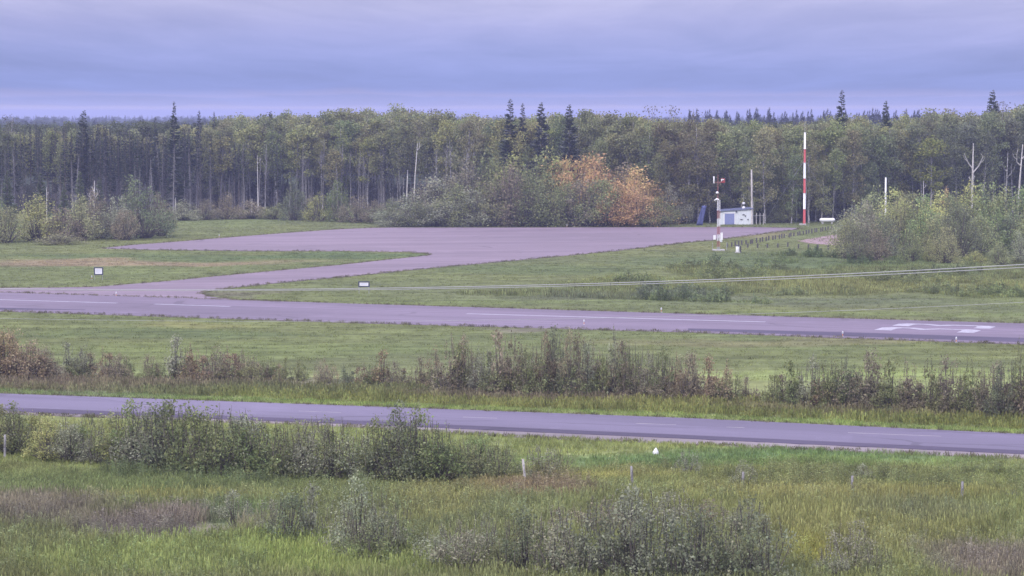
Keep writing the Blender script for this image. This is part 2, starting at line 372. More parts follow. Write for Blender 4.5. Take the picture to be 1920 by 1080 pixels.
tag(sheet('gravel_pad', [(1495, 452), (1530, 446), (1566, 440), (1600, 439), (1600, 461), (1560, 460), (1515, 456)], .03, painted('pink_gravel', (.27, .185, .19), .9, .2, 1.5)), kind='structure')
HW_FAR = [(0, 740.5), (640, 763), (1280, 786.5), (1920, 817)]
HW_NEAR = [(0, 767), (640, 790.5), (1280, 818.5), (1920, 848)]
off = lambda P, d: [(x, y + d) for x, y in P]
tag(strip('highway', HW_FAR, HW_NEAR, .10, hw_mat, skirt=True), kind='structure')
tag(strip('highway_dark_shoulder', off(HW_NEAR, .15), off(HW_NEAR, 6.0), .085, dk_mat), kind='structure')
tag(strip('gravel_shoulder', off(HW_NEAR, 5.8), [(0, 776), (640, 800), (1000, 822), (1280, 833), (1920, 861)], .06, gv_mat, wob=.25), kind='structure')

# painted markings: worn white paint
def paint(name, col):
    m, t, b = newmat(name); f = ramp2(t, noise(t, 1.6, 6, .75), .34, .60)
    t.links.new(mixrgb(t, f, (.19, .165, .21), col), b.inputs['Base Color']); b.inputs['Roughness'].default_value = .6; return m
WP = paint('white_road_paint', (.30, .285, .335)); NP = paint('number_paint', (.37, .355, .41)); YP = paint('faded_yellow_paint', (.30, .275, .27))
def dash(name, a, c, w, z, mat, parent):
    a = gp(*a); c = gp(*c); d = (c - a).normalized(); n = Vector((-d.y, d.x, 0)) * w / 2
    return MB().add([(a + n).to_tuple()[:2] + (z,), (a - n).to_tuple()[:2] + (z,), (c - n).to_tuple()[:2] + (z,), (c + n).to_tuple()[:2] + (z,)], [(0, 1, 2, 3)]).build(name, mat, parent)
for a, c in (((-300, 554), (220, 569.3)), ((290, 571.2), (432, 575.6)), ((875, 589.3), (1435, 604.8))): dash('centre_line_dash', a, c, .62, .0545, WP, runway)
highway = bpy.data.objects['highway']
for a, c, w in (((868, 785.3), (932, 787.6), .13), ((1192, 797.2), (1268, 800), .14), ((1362, 804.2), (1396, 805.4), .14), ((1590, 814.8), (1765, 821.6), .15), ((560, 774), (640, 776.8), .12), ((240, 762.6), (300, 764.7), .12)):
    dash('centre_line_dash', a, c, w, .1045, YP, highway)
# runway number 33, read from the right-hand end
def numeral_three(r0, u0, Wd, z):
    o = gp(1826, 625.6); dr = math.radians(-22.2); up = Vector((-math.cos(dr), -math.sin(dr), 0)); rt = Vector((up.y, -up.x, 0)); o = o + rt * r0 + up * u0
    H, s, b = 7.9, .62, 1.35
    outer = [(0, 0), (.80 * Wd, 0), (Wd, .7), (Wd, 3.5), (.80 * Wd, 4.5), (Wd, 5.4), (Wd, 7.2), (.80 * Wd, H), (0, H)]
    inner = [(0, b), (.60 * Wd, b), (Wd - s, b + .3), (Wd - s, 3.2), (.42 * Wd, 4.5), (Wd - s, 5.7), (Wd - s, H - b - .3), (.60 * Wd, H - b), (0, H - b)]
    bm = bmesh.new(); vo_, vi_ = [[bm.verts.new((*(o + rt * x + up * y).xy, z)) for x, y in L_] for L_ in (outer, inner)]
    for i in range(8): bm.faces.new((vo_[i], vo_[i + 1], vi_[i + 1], vi_[i]))
    bm.normal_update()
    for f in bm.faces:
        if f.normal.z < 0: f.normal_flip()
    me = bpy.data.meshes.new('runway_numeral'); bm.to_mesh(me); bm.free(); me.materials.append(NP)
    return link('runway_numeral', me, runway)
numeral_three(0, 0, 3.15, .0585); numeral_three(4.5, -.3, 2.75, .0585)

# ------------------------------------------------------------------ plants: one mesh set per kind
def stems_mb(paths, n=4):
    m = MB()
    for P, r in paths: m.tube(P, r, n, caps=False)
    return m
def make_aspen(seed, h=17.0, cb=.42, cr=2.1, nc=28, lpc=92, ls=.30):
    g = np.random.default_rng(seed); lean = g.normal(0, .35, 2); ts = np.linspace(0, 1, 9)
    path = np.stack([lean[0] * ts ** 1.5 + np.cumsum(g.normal(0, .05, 9)), lean[1] * ts ** 1.5 + np.cumsum(g.normal(0, .05, 9)), ts * h * .95], 1); path[0, :2] = 0
    at = lambda u: np.array([np.interp(u, ts, path[:, i]) for i in range(3)])
    m = MB(); m.tube(path, list(np.interp(ts, [0, .1, 1], [.17, .13, .025])), 6)
    Q = []
    for i in range(nc):
        u = cb + (1 - cb) * g.random() ** .8; k = (u - cb) / (1 - cb); rr = cr * (math.sin(math.pi * min(.97, .12 + .80 * k)) ** .7) * (.35 + .75 * g.random())
        th = g.random() * 6.283; c = at(u * .96) + np.array([rr * math.cos(th), rr * math.sin(th), g.normal(.3, .3)])
        st = at(max(.2, u * .95 - .10 - .05 * g.random())); mid = (st + c) / 2 + np.array([0, 0, .15])
        m.tube([st, mid, c], [.045, .03, .012], 3, caps=False)
        n = int(lpc * (.6 + .8 * g.random())); sg = .42 + .30 * g.random()
        pts = c + np.clip(g.normal(size=(n, 3)), -1.7, 1.7) * np.array([sg, sg, sg * .75]); Q.append(leaf_quads(pts, ls * (.7 + .6 * g.random(n)), g, .75))
    top = at(.95) + np.clip(g.normal(size=(int(lpc * .8), 3)), -1.5, 1.5) * np.array([.38, .38, .75]); Q.append(leaf_quads(top, ls * (.6 + .5 * g.random(len(top))), g, .75))
    for z in g.uniform(.18, cb + .1, 5):          # bare twigs below the crown
        st = at(z); th = g.random() * 6.283; l = .5 + g.random() * .8; m.tube([st, st + np.array([l * math.cos(th), l * math.sin(th), .35 * l])], [.02, .006], 3, caps=False)
    return m.mesh('aspen_trunk', BARK_WHITE, True), quads_mesh('aspen_crown', np.concatenate(Q), LEAF)
def make_spruce(seed, h=20.0, r=2.2, base=.05, step=.42, nb=7, dead=.0, slim=1.0, prof=.82):
    g = np.random.default_rng(seed); m = MB(); m.tube([(0, 0, 0), (g.normal(0, .05), g.normal(0, .05), h * .5), (0, 0, h)], [.16 * slim, .10 * slim, .015], 6)
    Q = []; z = base * h; tw = MB()
    if dead > 0:
        for z0 in np.arange(.06 * h, dead * h, .28):
            for _ in range(3):
                th = g.random() * 6.283; l = r * (.5 + .7 * g.random()); tw.tube([(0, 0, z0), (l * .6 * math.cos(th), l * .6 * math.sin(th), z0 - .05), (l * math.cos(th), l * math.sin(th), z0 - .35 * l)], [.022, .016, .006], 3, caps=False)
        z = dead * h * .85
    while z < h * .985:
        fr = (z - base * h) / (h - base * h); L0 = r * (1 - fr) ** prof + .12
        for i in range(nb):
            if g.random() < .22: continue
            th = g.random() * 6.283; l = L0 * (.45 + .75 * g.random()) * (1 + .22 * math.cos(th - seed) + .15 * math.sin(z * 1.3 + seed + th)); dr = -.30 + .55 * fr + g.normal(0, .06)
            d = np.array([math.cos(th), math.sin(th), dr]); o = np.array([0, 0, z + g.normal(0, .08)])
            side = np.array([-math.sin(th), math.cos(th), 0]); upv = np.array([0, 0, 1.0]); tip = o + d * l + upv * .16 * l
            mid = o + d * l * .55
            wdt = max(.10, .22 * l)
            Q.append([o, mid - side * wdt, tip, mid + side * wdt])
            Q.append([o + d * .1, mid - upv * wdt * .9, tip, mid + upv * .08])
            for s in (-1, 1):
                for q in (.45, .75):
                    p0 = o + d * l * q; p1 = p0 + (d * .5 + side * s * .75) * l * .34 - upv * .10 * l; pm = (p0 + p1) / 2
                    Q.append([p0, pm - upv * .12 * l + side * .02, p1, pm + upv * .03 + d * .05])
        z += step * (.75 + .5 * g.random()) * (1 - .45 * fr)
    tr = m.mesh('spruce_trunk', BARK_DARK, True)
    return tr, quads_mesh('spruce_needles', np.array(Q), NEEDLE), (tw.mesh('dead_twigs', BARK_GREY) if dead > 0 else None)
def make_dead_spruce(seed, h=13.0):
    g = np.random.default_rng(seed); m = MB(); m.tube([(0, 0, 0), (g.normal(0, .1), g.normal(0, .1), h * .5), (g.normal(0, .15), 0, h)], [.13, .09, .012], 5)
    tw = MB()
    for z in np.arange(.12 * h, .97 * h, .22):
        fr = z / h
        for _ in range(3):
            th = g.random() * 6.283; l = (1.25 * (1 - fr) + .2) * (.5 + .7 * g.random())
            tw.tube([(0, 0, z), (l * .6 * math.cos(th), l * .6 * math.sin(th), z - .10 * l), (l * math.cos(th), l * math.sin(th), z - .5 * l)], [.026, .02, .008], 3, caps=False)
    return m.mesh('dead_spruce_trunk', BARK_GREY, True), tw.mesh('dead_branches', BARK_GREY)
def make_bush(seed, kind='round', nleaf=2800, ls=.046):
    """unit bush: 1 high, about 1 across; kinds: round (leafy dome), upright (narrow, few stems), loose (open, with gaps)"""
    g = np.random.default_rng(seed); nc = {'round': 52, 'upright': 22, 'loose': 28}[kind]; R0 = {'round': .46, 'upright': .30, 'loose': .42}[kind]
    paths = []; Q = []; prof = 1 + .16 * np.sin(np.arange(3) * 2.1 + g.random() * 6)
    for i in range(nc):
        th = g.random() * 6.283; q = g.random() ** .6; env = (1 - .75 * q ** 2.6) * (1 + .12 * math.sin(2 * th + seed) + .08 * math.sin(5 * th + seed * 2))
        zt = env * (.93 if kind == 'round' else .60 + .36 * g.random()); zc = zt * (1 - .92 * g.random() ** (1.7 if kind == 'round' else 1.25))
        rr = R0 * q * (.72 + .28 * math.sin(math.pi * min(1, zc + .15)))
        c = np.array([rr * math.cos(th), rr * math.sin(th), zc]); b = np.array([.22 * c[0], .22 * c[1], 0]); mid = b * .5 + c * .5 + np.array([0, 0, .04])
        if True: paths.append(([b, mid, c], [.010, .007, .002]))
        n = int(nleaf / nc * (.6 + .8 * g.random())); sg = {'round': .062, 'upright': .050, 'loose': .052}[kind] * (.55 + .8 * g.random())
        pp = c + np.clip(g.normal(size=(n, 3)), -2, 2) * np.array([sg, sg, sg * 1.25]); pp[:, 2] = np.abs(pp[:, 2]) + .01
        Q.append(leaf_quads(pp, ls * (.4 + 1.3 * g.random(n) ** 2), g, .6, along=np.array([0, 0, .3])))
    for i in range({'round': 16, 'upright': 8, 'loose': 18}[kind]):      # shoots standing out of the top
        th = g.random() * 6.283; q = g.random() ** .5; rr = R0 * .8 * q; z0 = .72 * (1 - .7 * q ** 2.6); l = .16 + .16 * g.random()
        b = np.array([rr * math.cos(th), rr * math.sin(th), z0]); e = b + np.array([g.normal(0, .03), g.normal(0, .03), l]); paths.append(([b, (b + e) / 2, e], [.005, .004, .0015]))
        n = 18; u = g.random(n); pp = b + (e - b) * u[:, None] + g.normal(size=(n, 3)) * .011; Q.append(leaf_quads(pp, ls * (.45 + .5 * g.random(n)), g, .5, along=np.array([0, 0, .8])))
    return stems_mb(paths).mesh('bush_stems', BARK_DARK), quads_mesh('bush_foliage', np.concatenate(Q), LEAF)
ASPEN = [make_aspen(100 + i, cb=[.40, .46, .36, .50, .42, .34, .48][i], cr=[2.0, 1.8, 2.4, 1.7, 2.2, 2.5, 1.9][i]) for i in range(7)]
LOWAS = [make_aspen(130 + i, cb=[.14, .20, .25, .17][i], cr=[2.3, 2.0, 2.5, 2.1][i], nc=38, lpc=84) for i in range(4)]
SPARSE = [make_aspen(150 + i, cb=.5, cr=1.9, nc=22, lpc=22, ls=.26) for i in range(3)]
SPRUCE = [make_spruce(200 + i, r=[2.6, 2.2, 2.9][i], base=.06, prof=.68, nb=8) for i in range(3)]
BLACK = [make_spruce(220 + i, h=14, r=[.85, .75, 1.0, .7][i], base=.1, dead=[.45, .55, .38, .5][i], nb=6, step=.34, slim=.7) for i in range(4)]
DEADS = [make_dead_spruce(240 + i) for i in range(3)]
YOUNG = [make_spruce(260 + i, h=7, r=1.7, base=.02, step=.26, nb=8) for i in range(2)]
ROUND = [make_bush(300 + i, 'round', 3300, .035) for i in range(5)]
UPRIGHT = [make_bush(320 + i, 'upright', 1000, .050) for i in range(5)]
LOOSE = [make_bush(340 + i, 'loose', 2300, .034) for i in range(5)]
DENSE = [make_bush(360 + i, 'round', 5600, .030) for i in range(5)]
rnd = random.Random(11)

def tree(name, kit, loc, sc, color, label, group, cat='tree', parts=('trunk', 'crown', 'dead_branches'), lean=(0, 0)):
    o = empty(name, loc, label, cat, group, rnd.random() * 6.283)
    o.rotation_euler[0], o.rotation_euler[1] = lean; o.scale = sc if isinstance(sc, tuple) else (sc, sc, sc)
    for nm, me in zip(parts, kit):
        if me is not None: link(nm, me, o, color)
    return o
def jit(c, k=.15): 
    f = 1 + rnd.uniform(-k, k); return tuple(max(.005, x * f * (1 + rnd.uniform(-k, k) * .4)) for x in c)
def bush(name, kits, px, py, hpx, wpx, color, label, group, parts=('stems', 'foliage')):
    p = gp(px, py); s = p.y / FPX; h = hpx * s; w = wpx * s * 1.22
    return tree(name, rnd.choice(kits), (p.x, p.y, -.02), (w, w, h), jit(color, .10), label, group, 'bush', parts)

# leaf colours
OLIVE, GRN, GREY, ORNG, YGRN, BRN, REDB, DKG = (.215, .236, .108), (.190, .234, .096), (.265, .276, .185), (.500, .355, .170), (.290, .298, .115), (.250, .222, .148), (.300, .238, .150), (.165, .185, .110)
CONI = (.042, .055, .032)

# ------------------------------------------------------------------ the forest
EDGE = [(-400, 398), (0, 400), (300, 397), (450, 392), (700, 391), (800, 398), (1000, 410), (1250, 419), (1560, 418), (1700, 408), (1920, 402), (2300, 400)]
TOPS = [(-400, 232), (0, 236), (120, 230), (300, 232), (390, 218), (480, 208), (560, 205), (650, 201), (750, 199), (850, 207), (940, 214), (1100, 209), (1200, 207), (1260, 213), (1330, 222), (1430, 227), (1510, 224), (1580, 214), (1650, 222), (1720, 211), (1800, 203), (1860, 196), (1920, 190), (2300, 190)]
def forest_spot(px, depth):
    e = gp(px, lerp_poly(EDGE, px)).y + depth; return xat(px, e), e
aspen_cols = [(.225, .245, .110), (.245, .260, .105), (.195, .220, .100), (.280, .280, .115), (.230, .225, .115), (.185, .205, .100)]
n_as = 0
ZONES = ['behind the far left thicket', 'left of the tallest left spruce', 'right of the tallest left spruce', 'behind the low brush', 'behind the left slope of the big thicket', 'around the central spruces', 'behind the orange bushes', 'left of the white shed', 'between the shed and the striped mast', 'right of the striped mast', 'behind the right-hand thicket', 'at the right edge beside the birches']
for row, (dep, gap, drop) in enumerate(((2, 17, 26), (9, 17, 18), (17, 19, 10), (27, 22, 5), (40, 26, 2))):
    px = -40
    while px < 1965 and row < 3:
        px += gap * rnd.uniform(.55, 1.45)
        if px < 390 and rnd.random() < (.96 if row < 2 else .88): continue
        if row == 0 and 740 < px < 1240 and rnd.random() < .45: continue
        x, y = forest_spot(px, dep + rnd.uniform(-3.5, 3.5)); top = lerp_poly(TOPS, px) + drop * rnd.uniform(.1, 1.7) + rnd.gauss(1, 7)
        if row == 0 and rnd.random() < .3: top += 30
        h = max(8, zat(top, y)); k = rnd.randrange(len(ASPEN)); s = h / 17.0; c = rnd.choice(aspen_cols)
        if 1240 < px < 1340: c = (.185, .170, .085)
        if px > 1700: c = rnd.choice([(.175, .190, .110), (.200, .210, .105)])
        ws = s * rnd.uniform(.85, 1.25)
        zone = ZONES[sum(px > z for z in (150, 330, 520, 735, 950, 1070, 1250, 1350, 1510, 1660, 1790))]
        lab = ('front-row aspen ' if row < 1 else 'leafy second-row aspen of the forest ' if row < 2 else 'taller back-row aspen of the forest ') + zone
        grp = ('front-row aspens ' if row < 1 else 'second-row aspens ' if row < 2 else 'back-row aspens ') + zone
        kit = rnd.choice(LOWAS) if (px > 930 and rnd.random() < (.85 if px < 1700 else .3)) or rnd.random() < .12 else ASPEN[k]
        tree('aspen_tree', kit, (x, y, -.05), (ws, ws, s), jit(c, .16), lab, grp, lean=(rnd.gauss(0, .02), rnd.gauss(0, .02))); n_as += 1
bylab = {}
for o_ in C.objects:
    if o_.name.startswith('aspen_tree') and str(o_.get('label', '')).startswith('front-row'): bylab.setdefault(o_['label'], []).append(o_)
for l_, os_ in bylab.items():
    for i, o_ in enumerate(sorted(os_, key=lambda q: q.location.x / q.location.y)): o_['label'] = '%s, %s from the left' % (l_, ordinal(i))
# narrow dark spruces and dead ones, mostly on the left
for i in range(215):
    px = rnd.uniform(-30, 470) if i < 180 else rnd.uniform(420, 900)
    dep = rnd.uniform(-4, 22); x, y = forest_spot(px, dep)
    top = (rnd.triangular(222, 300, 246) if px < 430 else rnd.uniform(262, 320)); h = max(6, zat(top, y)); s = h / 14.0
    tree('black_spruce', rnd.choice(BLACK), (x, y, -.05), (s * rnd.uniform(.9, 1.3),) * 2 + (s,), jit(CONI, .2), 'narrow dark spruce ' + ('under the canopy beside the white aspen trunks' if px > 430 else 'behind the far left thicket' if px < 160 else 'left of the tallest left spruce' if px < 328 else 'right of the tallest left spruce'), 'narrow spruces in the forest')
for i in range(100):
    px = rnd.uniform(-30, 720); x, y = forest_spot(px, rnd.uniform(-7, 10)); s = rnd.uniform(.45, .98)
    tree('dead_spruce', rnd.choice(DEADS), (x, y, -.05), s, (.2, .2, .2), 'grey dead spruce with bare drooping twigs ' + ('behind the far left thicket' if px < 160 else 'left of the tallest left spruce' if px < 328 else 'right of the tallest left spruce' if px < 520 else 'behind the low brush'), 'dead spruces at the forest edge', lean=(rnd.gauss(0, .03), rnd.gauss(0, .03)), parts=('trunk', 'dead_branches'))
# the tall spruces that break the skyline
for px, top, w, dep, lab in ((160, 205, 1.1, 4, 'spruce rising above the canopy over the left bushes'), (328, 189, .9, -3, 'tallest spruce on the left, slender and dark above the canopy'), (375, 206, .9, 16, 'small spruce tip just right of the tallest left spruce'),
                             (403, 208, .6, 24, 'smallest spruce tip where the left canopy starts to rise'), (508, 207, 1.1, 22, 'dark spruce half sunk in the aspen canopy left of centre'), (957, 184, 1.15, -3, 'broadest dark spruce, leftmost of the central four'), (980, 192, .85, 6, 'slim spruce second of the central four on the skyline'),
                             (1015, 190, 1.0, 2, 'dark spruce third of the central four on the skyline'), (1067, 194, 1.05, -4, 'dark spruce rightmost of the central four on the skyline'), (1577, 167, 1.0, 14, 'tall spruce above the forest right of the striped mast'),
                             (1659, 187, .85, 18, 'spruce standing alone over the canopy gap on the right'), (1860, 167, 1.0, 22, 'tall spruce near the right end of the forest skyline'), (293, 218, .7, 8, 'dark narrow spruce just left of the tallest left spruce')):
    x, y = forest_spot(px, dep); h = zat(top, y); s = h / 20.0
    tree('spruce_tree', rnd.choice(SPRUCE), (x, y, -.05), (s * w, s * w, s), jit(CONI, .1), lab, None)
# nearly leafless aspen crowns on the skyline
for i, (px, top) in enumerate(((1225, 194), (1258, 190), (1298, 193), (820, 200), (1780, 200), (1815, 196), (1880, 186), (18, 208), (1902, 188), (1740, 207))):
    x, y = forest_spot(px, 34); s = zat(top, y) / 17.0
    tree('thin_aspen', SPARSE[i % 3], (x, y, -.05), s, jit((.13, .12, .09)), 'thin-crowned aspen on the skyline, %s from the left of its kind' % ordinal(sorted([1225, 1258, 1298, 820, 1780, 1815, 1880, 18, 1902, 1740]).index(px)), 'thin aspens on the skyline')
# bright bare trunks, forked snags and stubs
def snag(px, base, top, lab, forks=((.55, .9, 1), (.65, .7, -1)), r=.16, lean=0.0, name='dead_tree', mat=None):
    p = gp(px, base); h = zat(top, p.y); o = empty(name, (p.x, p.y, -.05), lab, 'tree'); m = MB()
    m.tube([(0, 0, 0), (lean * h * .4, 0, h * .5), (lean * h, .1, h)], [r, r * .75, r * .25], 6); m.build('trunk', mat or BARK_BONE, o, True)
    for f, l, s in forks:
        q = MB(); b0 = Vector((lean * h * f, 0, h * f)); k1 = rnd.uniform(.25, .6); d1 = Vector((s * l * .45, rnd.uniform(-.4, .4) * l, l * k1)); d2 = Vector((s * l * rnd.uniform(-.05, .35), rnd.uniform(-.2, .2) * l, l * rnd.uniform(.45, .9))); d3 = Vector((s * l * rnd.uniform(-.25, .2), 0, l * rnd.uniform(.2, .5)))
        q.tube([b0, b0 + d1, b0 + d1 + d2, b0 + d1 + d2 + d3], [r * .5, r * .36, r * .22, r * .07], 5); e1 = b0 + d1 + d2 * .3; q.tube([e1, e1 + Vector((s * l * .3, 0, l * .25)), e1 + Vector((s * l * .38, .1, l * .6))], [r * .2, r * .14, r * .05], 4); q.build('limb', mat or BARK_BONE, o, True)
    return o
snag(176, 440, 338, 'white forked dead stem rising out of the left bushes', ((.62, 1.1, -1), (.66, 1.0, 1), (.8, .6, -1)), .15, .02)
snag(88, 430, 350, 'short white dead stem left of the forked one', ((.8, .4, 1),), .10)
snag(329, 400, 370, 'white broken stub at the foot of the tall left spruce', (), .13); snag(472, 400, 372, 'white broken stub near the gap in the low brush', (), .12, .02)
snag(484, 396, 290, 'thin white dead trunk beside the broken stub', ((.85, .8, 1),), .11, -.01); snag(762, 402, 318, 'brightest white leaning trunk left of the central thicket', (), .18, .03)
snag(775, 402, 268, 'tall white trunk leaning right behind the central thicket', ((.9, .8, 1),), .16, .06)
snag(1822, 408, 268, 'white forked half-dead birch above the right thicket', ((.60, 2.0, 1), (.66, 1.7, -1), (.48, .7, -1), (.38, .6, -1), (.52, .5, 1), (.42, .4, 1)), .24, .012, 'birch_tree')
snag(1908, 406, 270, 'white leaning birch trunk at the right edge', ((.7, 1.8, -1), (.8, 1.2, 1)), .22, .06, 'birch_tree')
snag(1885, 404, 285, 'slim grey birch left of the leaning white trunk', ((.6, 1.5, 1), (.7, 1.2, -1)), .16, .03, 'birch_tree', BARK_WHITE)
snag(1745, 408, 322, 'pale crooked trunk at the end of the bright green aspen', ((.5, 1.1, 1),), .15, .01, 'birch_tree')
snag(1731, 410, 338, 'short pale broken trunk above the right thicket', ((.8, .6, 1),), .13)
snag(1792, 405, 322, 'white topped trunk standing left of the forked birch', ((.96, .5, 1),), .17)
for px in (412, 422, 436, 456, 470, 497, 555, 566, 605, 640, 658, 676, 690, 720, 735, 744, 752, 812, 822, 834, 846, 880, 887):
    x, y = forest_spot(px, rnd.uniform(-3, 1)); s = rnd.uniform(.62, .80)
    tree('bare_aspen', (ASPEN[rnd.randrange(7)][0],), (x, y, -.05), s, (.3, .3, .3), 'bare white aspen pole among the dark trunks left of the thicket', 'bare aspen poles at the forest edge', lean=(rnd.gauss(0, .03), rnd.gauss(0, .045)), parts=('trunk',))
tree('aspen_tree', ASPEN[5], (*forest_spot(1745, -4), -.05), (1.1, 1.1, .82), (.25, .27, .075), 'bright yellow-green aspen at the end of the darker stand on the right', None)
tree('aspen_tree', ASPEN[2], (*forest_spot(690, -3), -.05), (.9, .9, .80), (.24, .255, .08), 'bright yellow-green aspen above the white trunks left of centre', None)

# ------------------------------------------------------------------ scattering (uncountable plants only)
def scatter(name, proto, pts, scl, rot, tnt, label, cat):
    me = bpy.data.meshes.new(name); n = len(pts); me.vertices.add(n); me.vertices.foreach_set('co', np.asarray(pts, np.float32).ravel())
    for nm, ty, key, arr in (('scl', 'FLOAT_VECTOR', 'vector', scl), ('rot', 'FLOAT_VECTOR', 'vector', rot), ('tint', 'FLOAT_COLOR', 'color', np.concatenate([tnt, np.ones((n, 1))], 1))):
        me.attributes.new(nm, ty, 'POINT').data.foreach_set(key, np.ascontiguousarray(arr, np.float32).ravel())
    po = bpy.data.objects.new(name + '_clump', proto); o = link(name, me)
    g = bpy.data.node_groups.new(name, 'GeometryNodeTree'); g.interface.new_socket('Geometry', in_out='INPUT', socket_type='NodeSocketGeometry'); g.interface.new_socket('Geometry', in_out='OUTPUT', socket_type='NodeSocketGeometry')
    gi, go = g.nodes.new('NodeGroupInput'), g.nodes.new('NodeGroupOutput'); ip = g.nodes.new('GeometryNodeInstanceOnPoints'); oi = g.nodes.new('GeometryNodeObjectInfo'); oi.inputs['Object'].default_value = po; oi.inputs['As Instance'].default_value = True
    def attr(nm):
        a = g.nodes.new('GeometryNodeInputNamedAttribute'); a.data_type = 'FLOAT_VECTOR'; a.inputs['Name'].default_value = nm; return a.outputs['Attribute']
    er = g.nodes.new('FunctionNodeEulerToRotation'); g.links.new(attr('rot'), er.inputs[0]); g.links.new(er.outputs[0], ip.inputs['Rotation']); g.links.new(attr('scl'), ip.inputs['Scale'])
    g.links.new(gi.outputs[0], ip.inputs['Points']); g.links.new(oi.outputs['Geometry'], ip.inputs['Instance']); g.links.new(ip.outputs[0], go.inputs[0])
    md = o.modifiers.new('scatter', 'NODES'); md.node_group = g
    return tag(o, label, cat, kind='stuff')
def grass_clump(seed, n, rad, h, w, bend=.35, heads=0.0):
    g = np.random.default_rng(seed); Q = []
    for i in range(n):
        th = g.random() * 6.283; q = rad * math.sqrt(g.random()); b = np.array([q * math.cos(th), q * math.sin(th), 0]); a = g.random() * 6.283; l = h * (.45 + .6 * g.random())
        d = np.array([math.cos(a), math.sin(a), 0]) * bend * l * g.random(); sd = np.array([-math.sin(a + 1), math.cos(a + 1), 0]) * w * (.6 + .8 * g.random()); top = b + d + np.array([0, 0, l]); mid = b + d * .35 + np.array([0, 0, l * .55])
        Q.append([b - sd * .6, mid - sd * .5, top, mid + sd * .5])
        if g.random() < heads:
            s2 = sd * 1.1; Q.append([top - np.array([0, 0, .14]), top - s2, top + np.array([0, 0, .06]), top + s2])
    return quads_mesh('grass_clump', np.array(Q), GRASS)
def weed_clump(seed, h=.9, n=6, ls=.07):
    g = np.random.default_rng(seed); Q = []
    for i in range(n):
        b = np.array([*g.normal(0, .16, 2), 0]); e = b + np.array([*g.normal(0, .10, 2), h * (.5 + .6 * g.random())]); sd = np.array([.008, .004, 0])
        Q.append(np.array([[b - sd, b + sd, e + sd * .4, e - sd * .4]])); m2 = 22; u = .25 + .75 * g.random(m2); pp = b + (e - b) * u[:, None] + g.normal(size=(m2, 3)) * .035
        Q.append(leaf_quads(pp, ls * (.5 + g.random(m2)), g, .4, along=np.array([0, 0, .5])))
    return quads_mesh('weed_clump', np.concatenate(Q), GRASS)
PAVE_POLYS = [[gp(*p) for p in AP]]
def off_pavement(x, y, pad=0.0):
    px, py = to_px(x, y); ok = np.ones(len(x), bool)
    for far, near, e in ((RW_FAR, RW_NEAR, 0), (HW_FAR, HW_NEAR, 9)):
        f = np.interp(px, [p[0] for p in far], [p[1] for p in far]); n2 = np.interp(px, [p[0] for p in near], [p[1] for p in near]) + e
        ok &= ~((py > f - .2 + pad) & (py < n2 + .4 - pad))
    # apron: even-odd test
    ins = np.zeros(len(x), bool); P = AP
    for i in range(len(P)):
        (x1, y1), (x2, y2) = P[i], P[i - 1]
        if y1 == y2: continue
        c = ((y1 > py) != (y2 > py)) & (px < (x2 - x1) * (py - y1) / (y2 - y1) + x1); ins ^= c
    return ok & ~ins
def field(n, y0, y1, seed, edge=40):
    """random points on the ground inside the wedge in view (with a margin), even per square metre"""
    g = np.random.default_rng(seed); y = np.sqrt(g.random(n) * (y1 ** 2 - y0 ** 2) + y0 ** 2); x = (g.random(n) * 2 - 1) * (y * .197 + 3); return x, y, g
def emit(name, proto, x, y, g, hmul, tmul, label, cat, wmul=1.0):
    n = len(x); s = hmul * (.45 + 1.0 * g.random(n) ** 1.3); w = wmul * (.7 + .6 * g.random(n))
    T = tint(x, y) * (.6 + .8 * g.random((n, 1))) * np.array(tmul)
    return scatter(name, proto, np.stack([x, y, np.zeros(n) - .01], 1), np.stack([w, w, s], 1), np.stack([np.zeros(n), np.zeros(n), g.random(n) * 6.283], 1), T, label, cat)
def inside(x, y, pts):   # even-odd in pixels
    px, py = to_px(x, y); ins = np.zeros(len(x), bool)
    for i in range(len(pts)):
        (x1, y1), (x2, y2) = pts[i], pts[i - 1]
        if y1 == y2: continue
        ins ^= ((y1 > py) != (y2 > py)) & (px < (x2 - x1) * (py - y1) / (y2 - y1) + x1)
    return ins
# tall grass of the foreground, in front of the fence
x, y, g = field(46000, 84, 130, 1); px, py = to_px(x, y); k = py > 868 + 18 * np.sin(px / 130)
hol = inside(x, y, [(150, 992), (330, 990), (470, 975), (430, 1010), (300, 1026), (120, 1020)])
x, y, py = x[k & ~hol], y[k & ~hol], py[k & ~hol]; hm = (.75 + .5 * fbm(x, y, 6)) * np.clip(.45 + (py - 905) / 90, .45, 1)
emit('tall_grass', grass_clump(1, 18, .24, .60, .022, .8, .25), x, y, g, hm, (1.13, 1.1, 1.08), 'tall uncut grass covering the foreground', 'grass')
x, y, g = field(11000, 84, 131, 2); px, py = to_px(x, y); k = (py > 884) & (fbm(x, y, 5) > .47); x, y = x[k], y[k]
emit('foreground_weeds', weed_clump(2), x, y, g, .75, (1.0, .98, 1.1), 'leafy weeds mixed into the foreground grass', 'weeds')
# ditch and verge on the near side of the road
x, y, g = field(16000, 124, 147, 3); k = off_pavement(x, y); px, py = to_px(x, y); k &= (py > np.interp(px, [0, 640, 1280, 1920], [778, 803, 833, 861])) & (py < 905); x, y = x[k], y[k]
emit('verge_grass', grass_clump(3, 14, .25, .26, .020, .7), x, y, g, 1.0, (1.15, 1.15, 1.05), 'short lush grass of the ditch beside the road', 'grass')
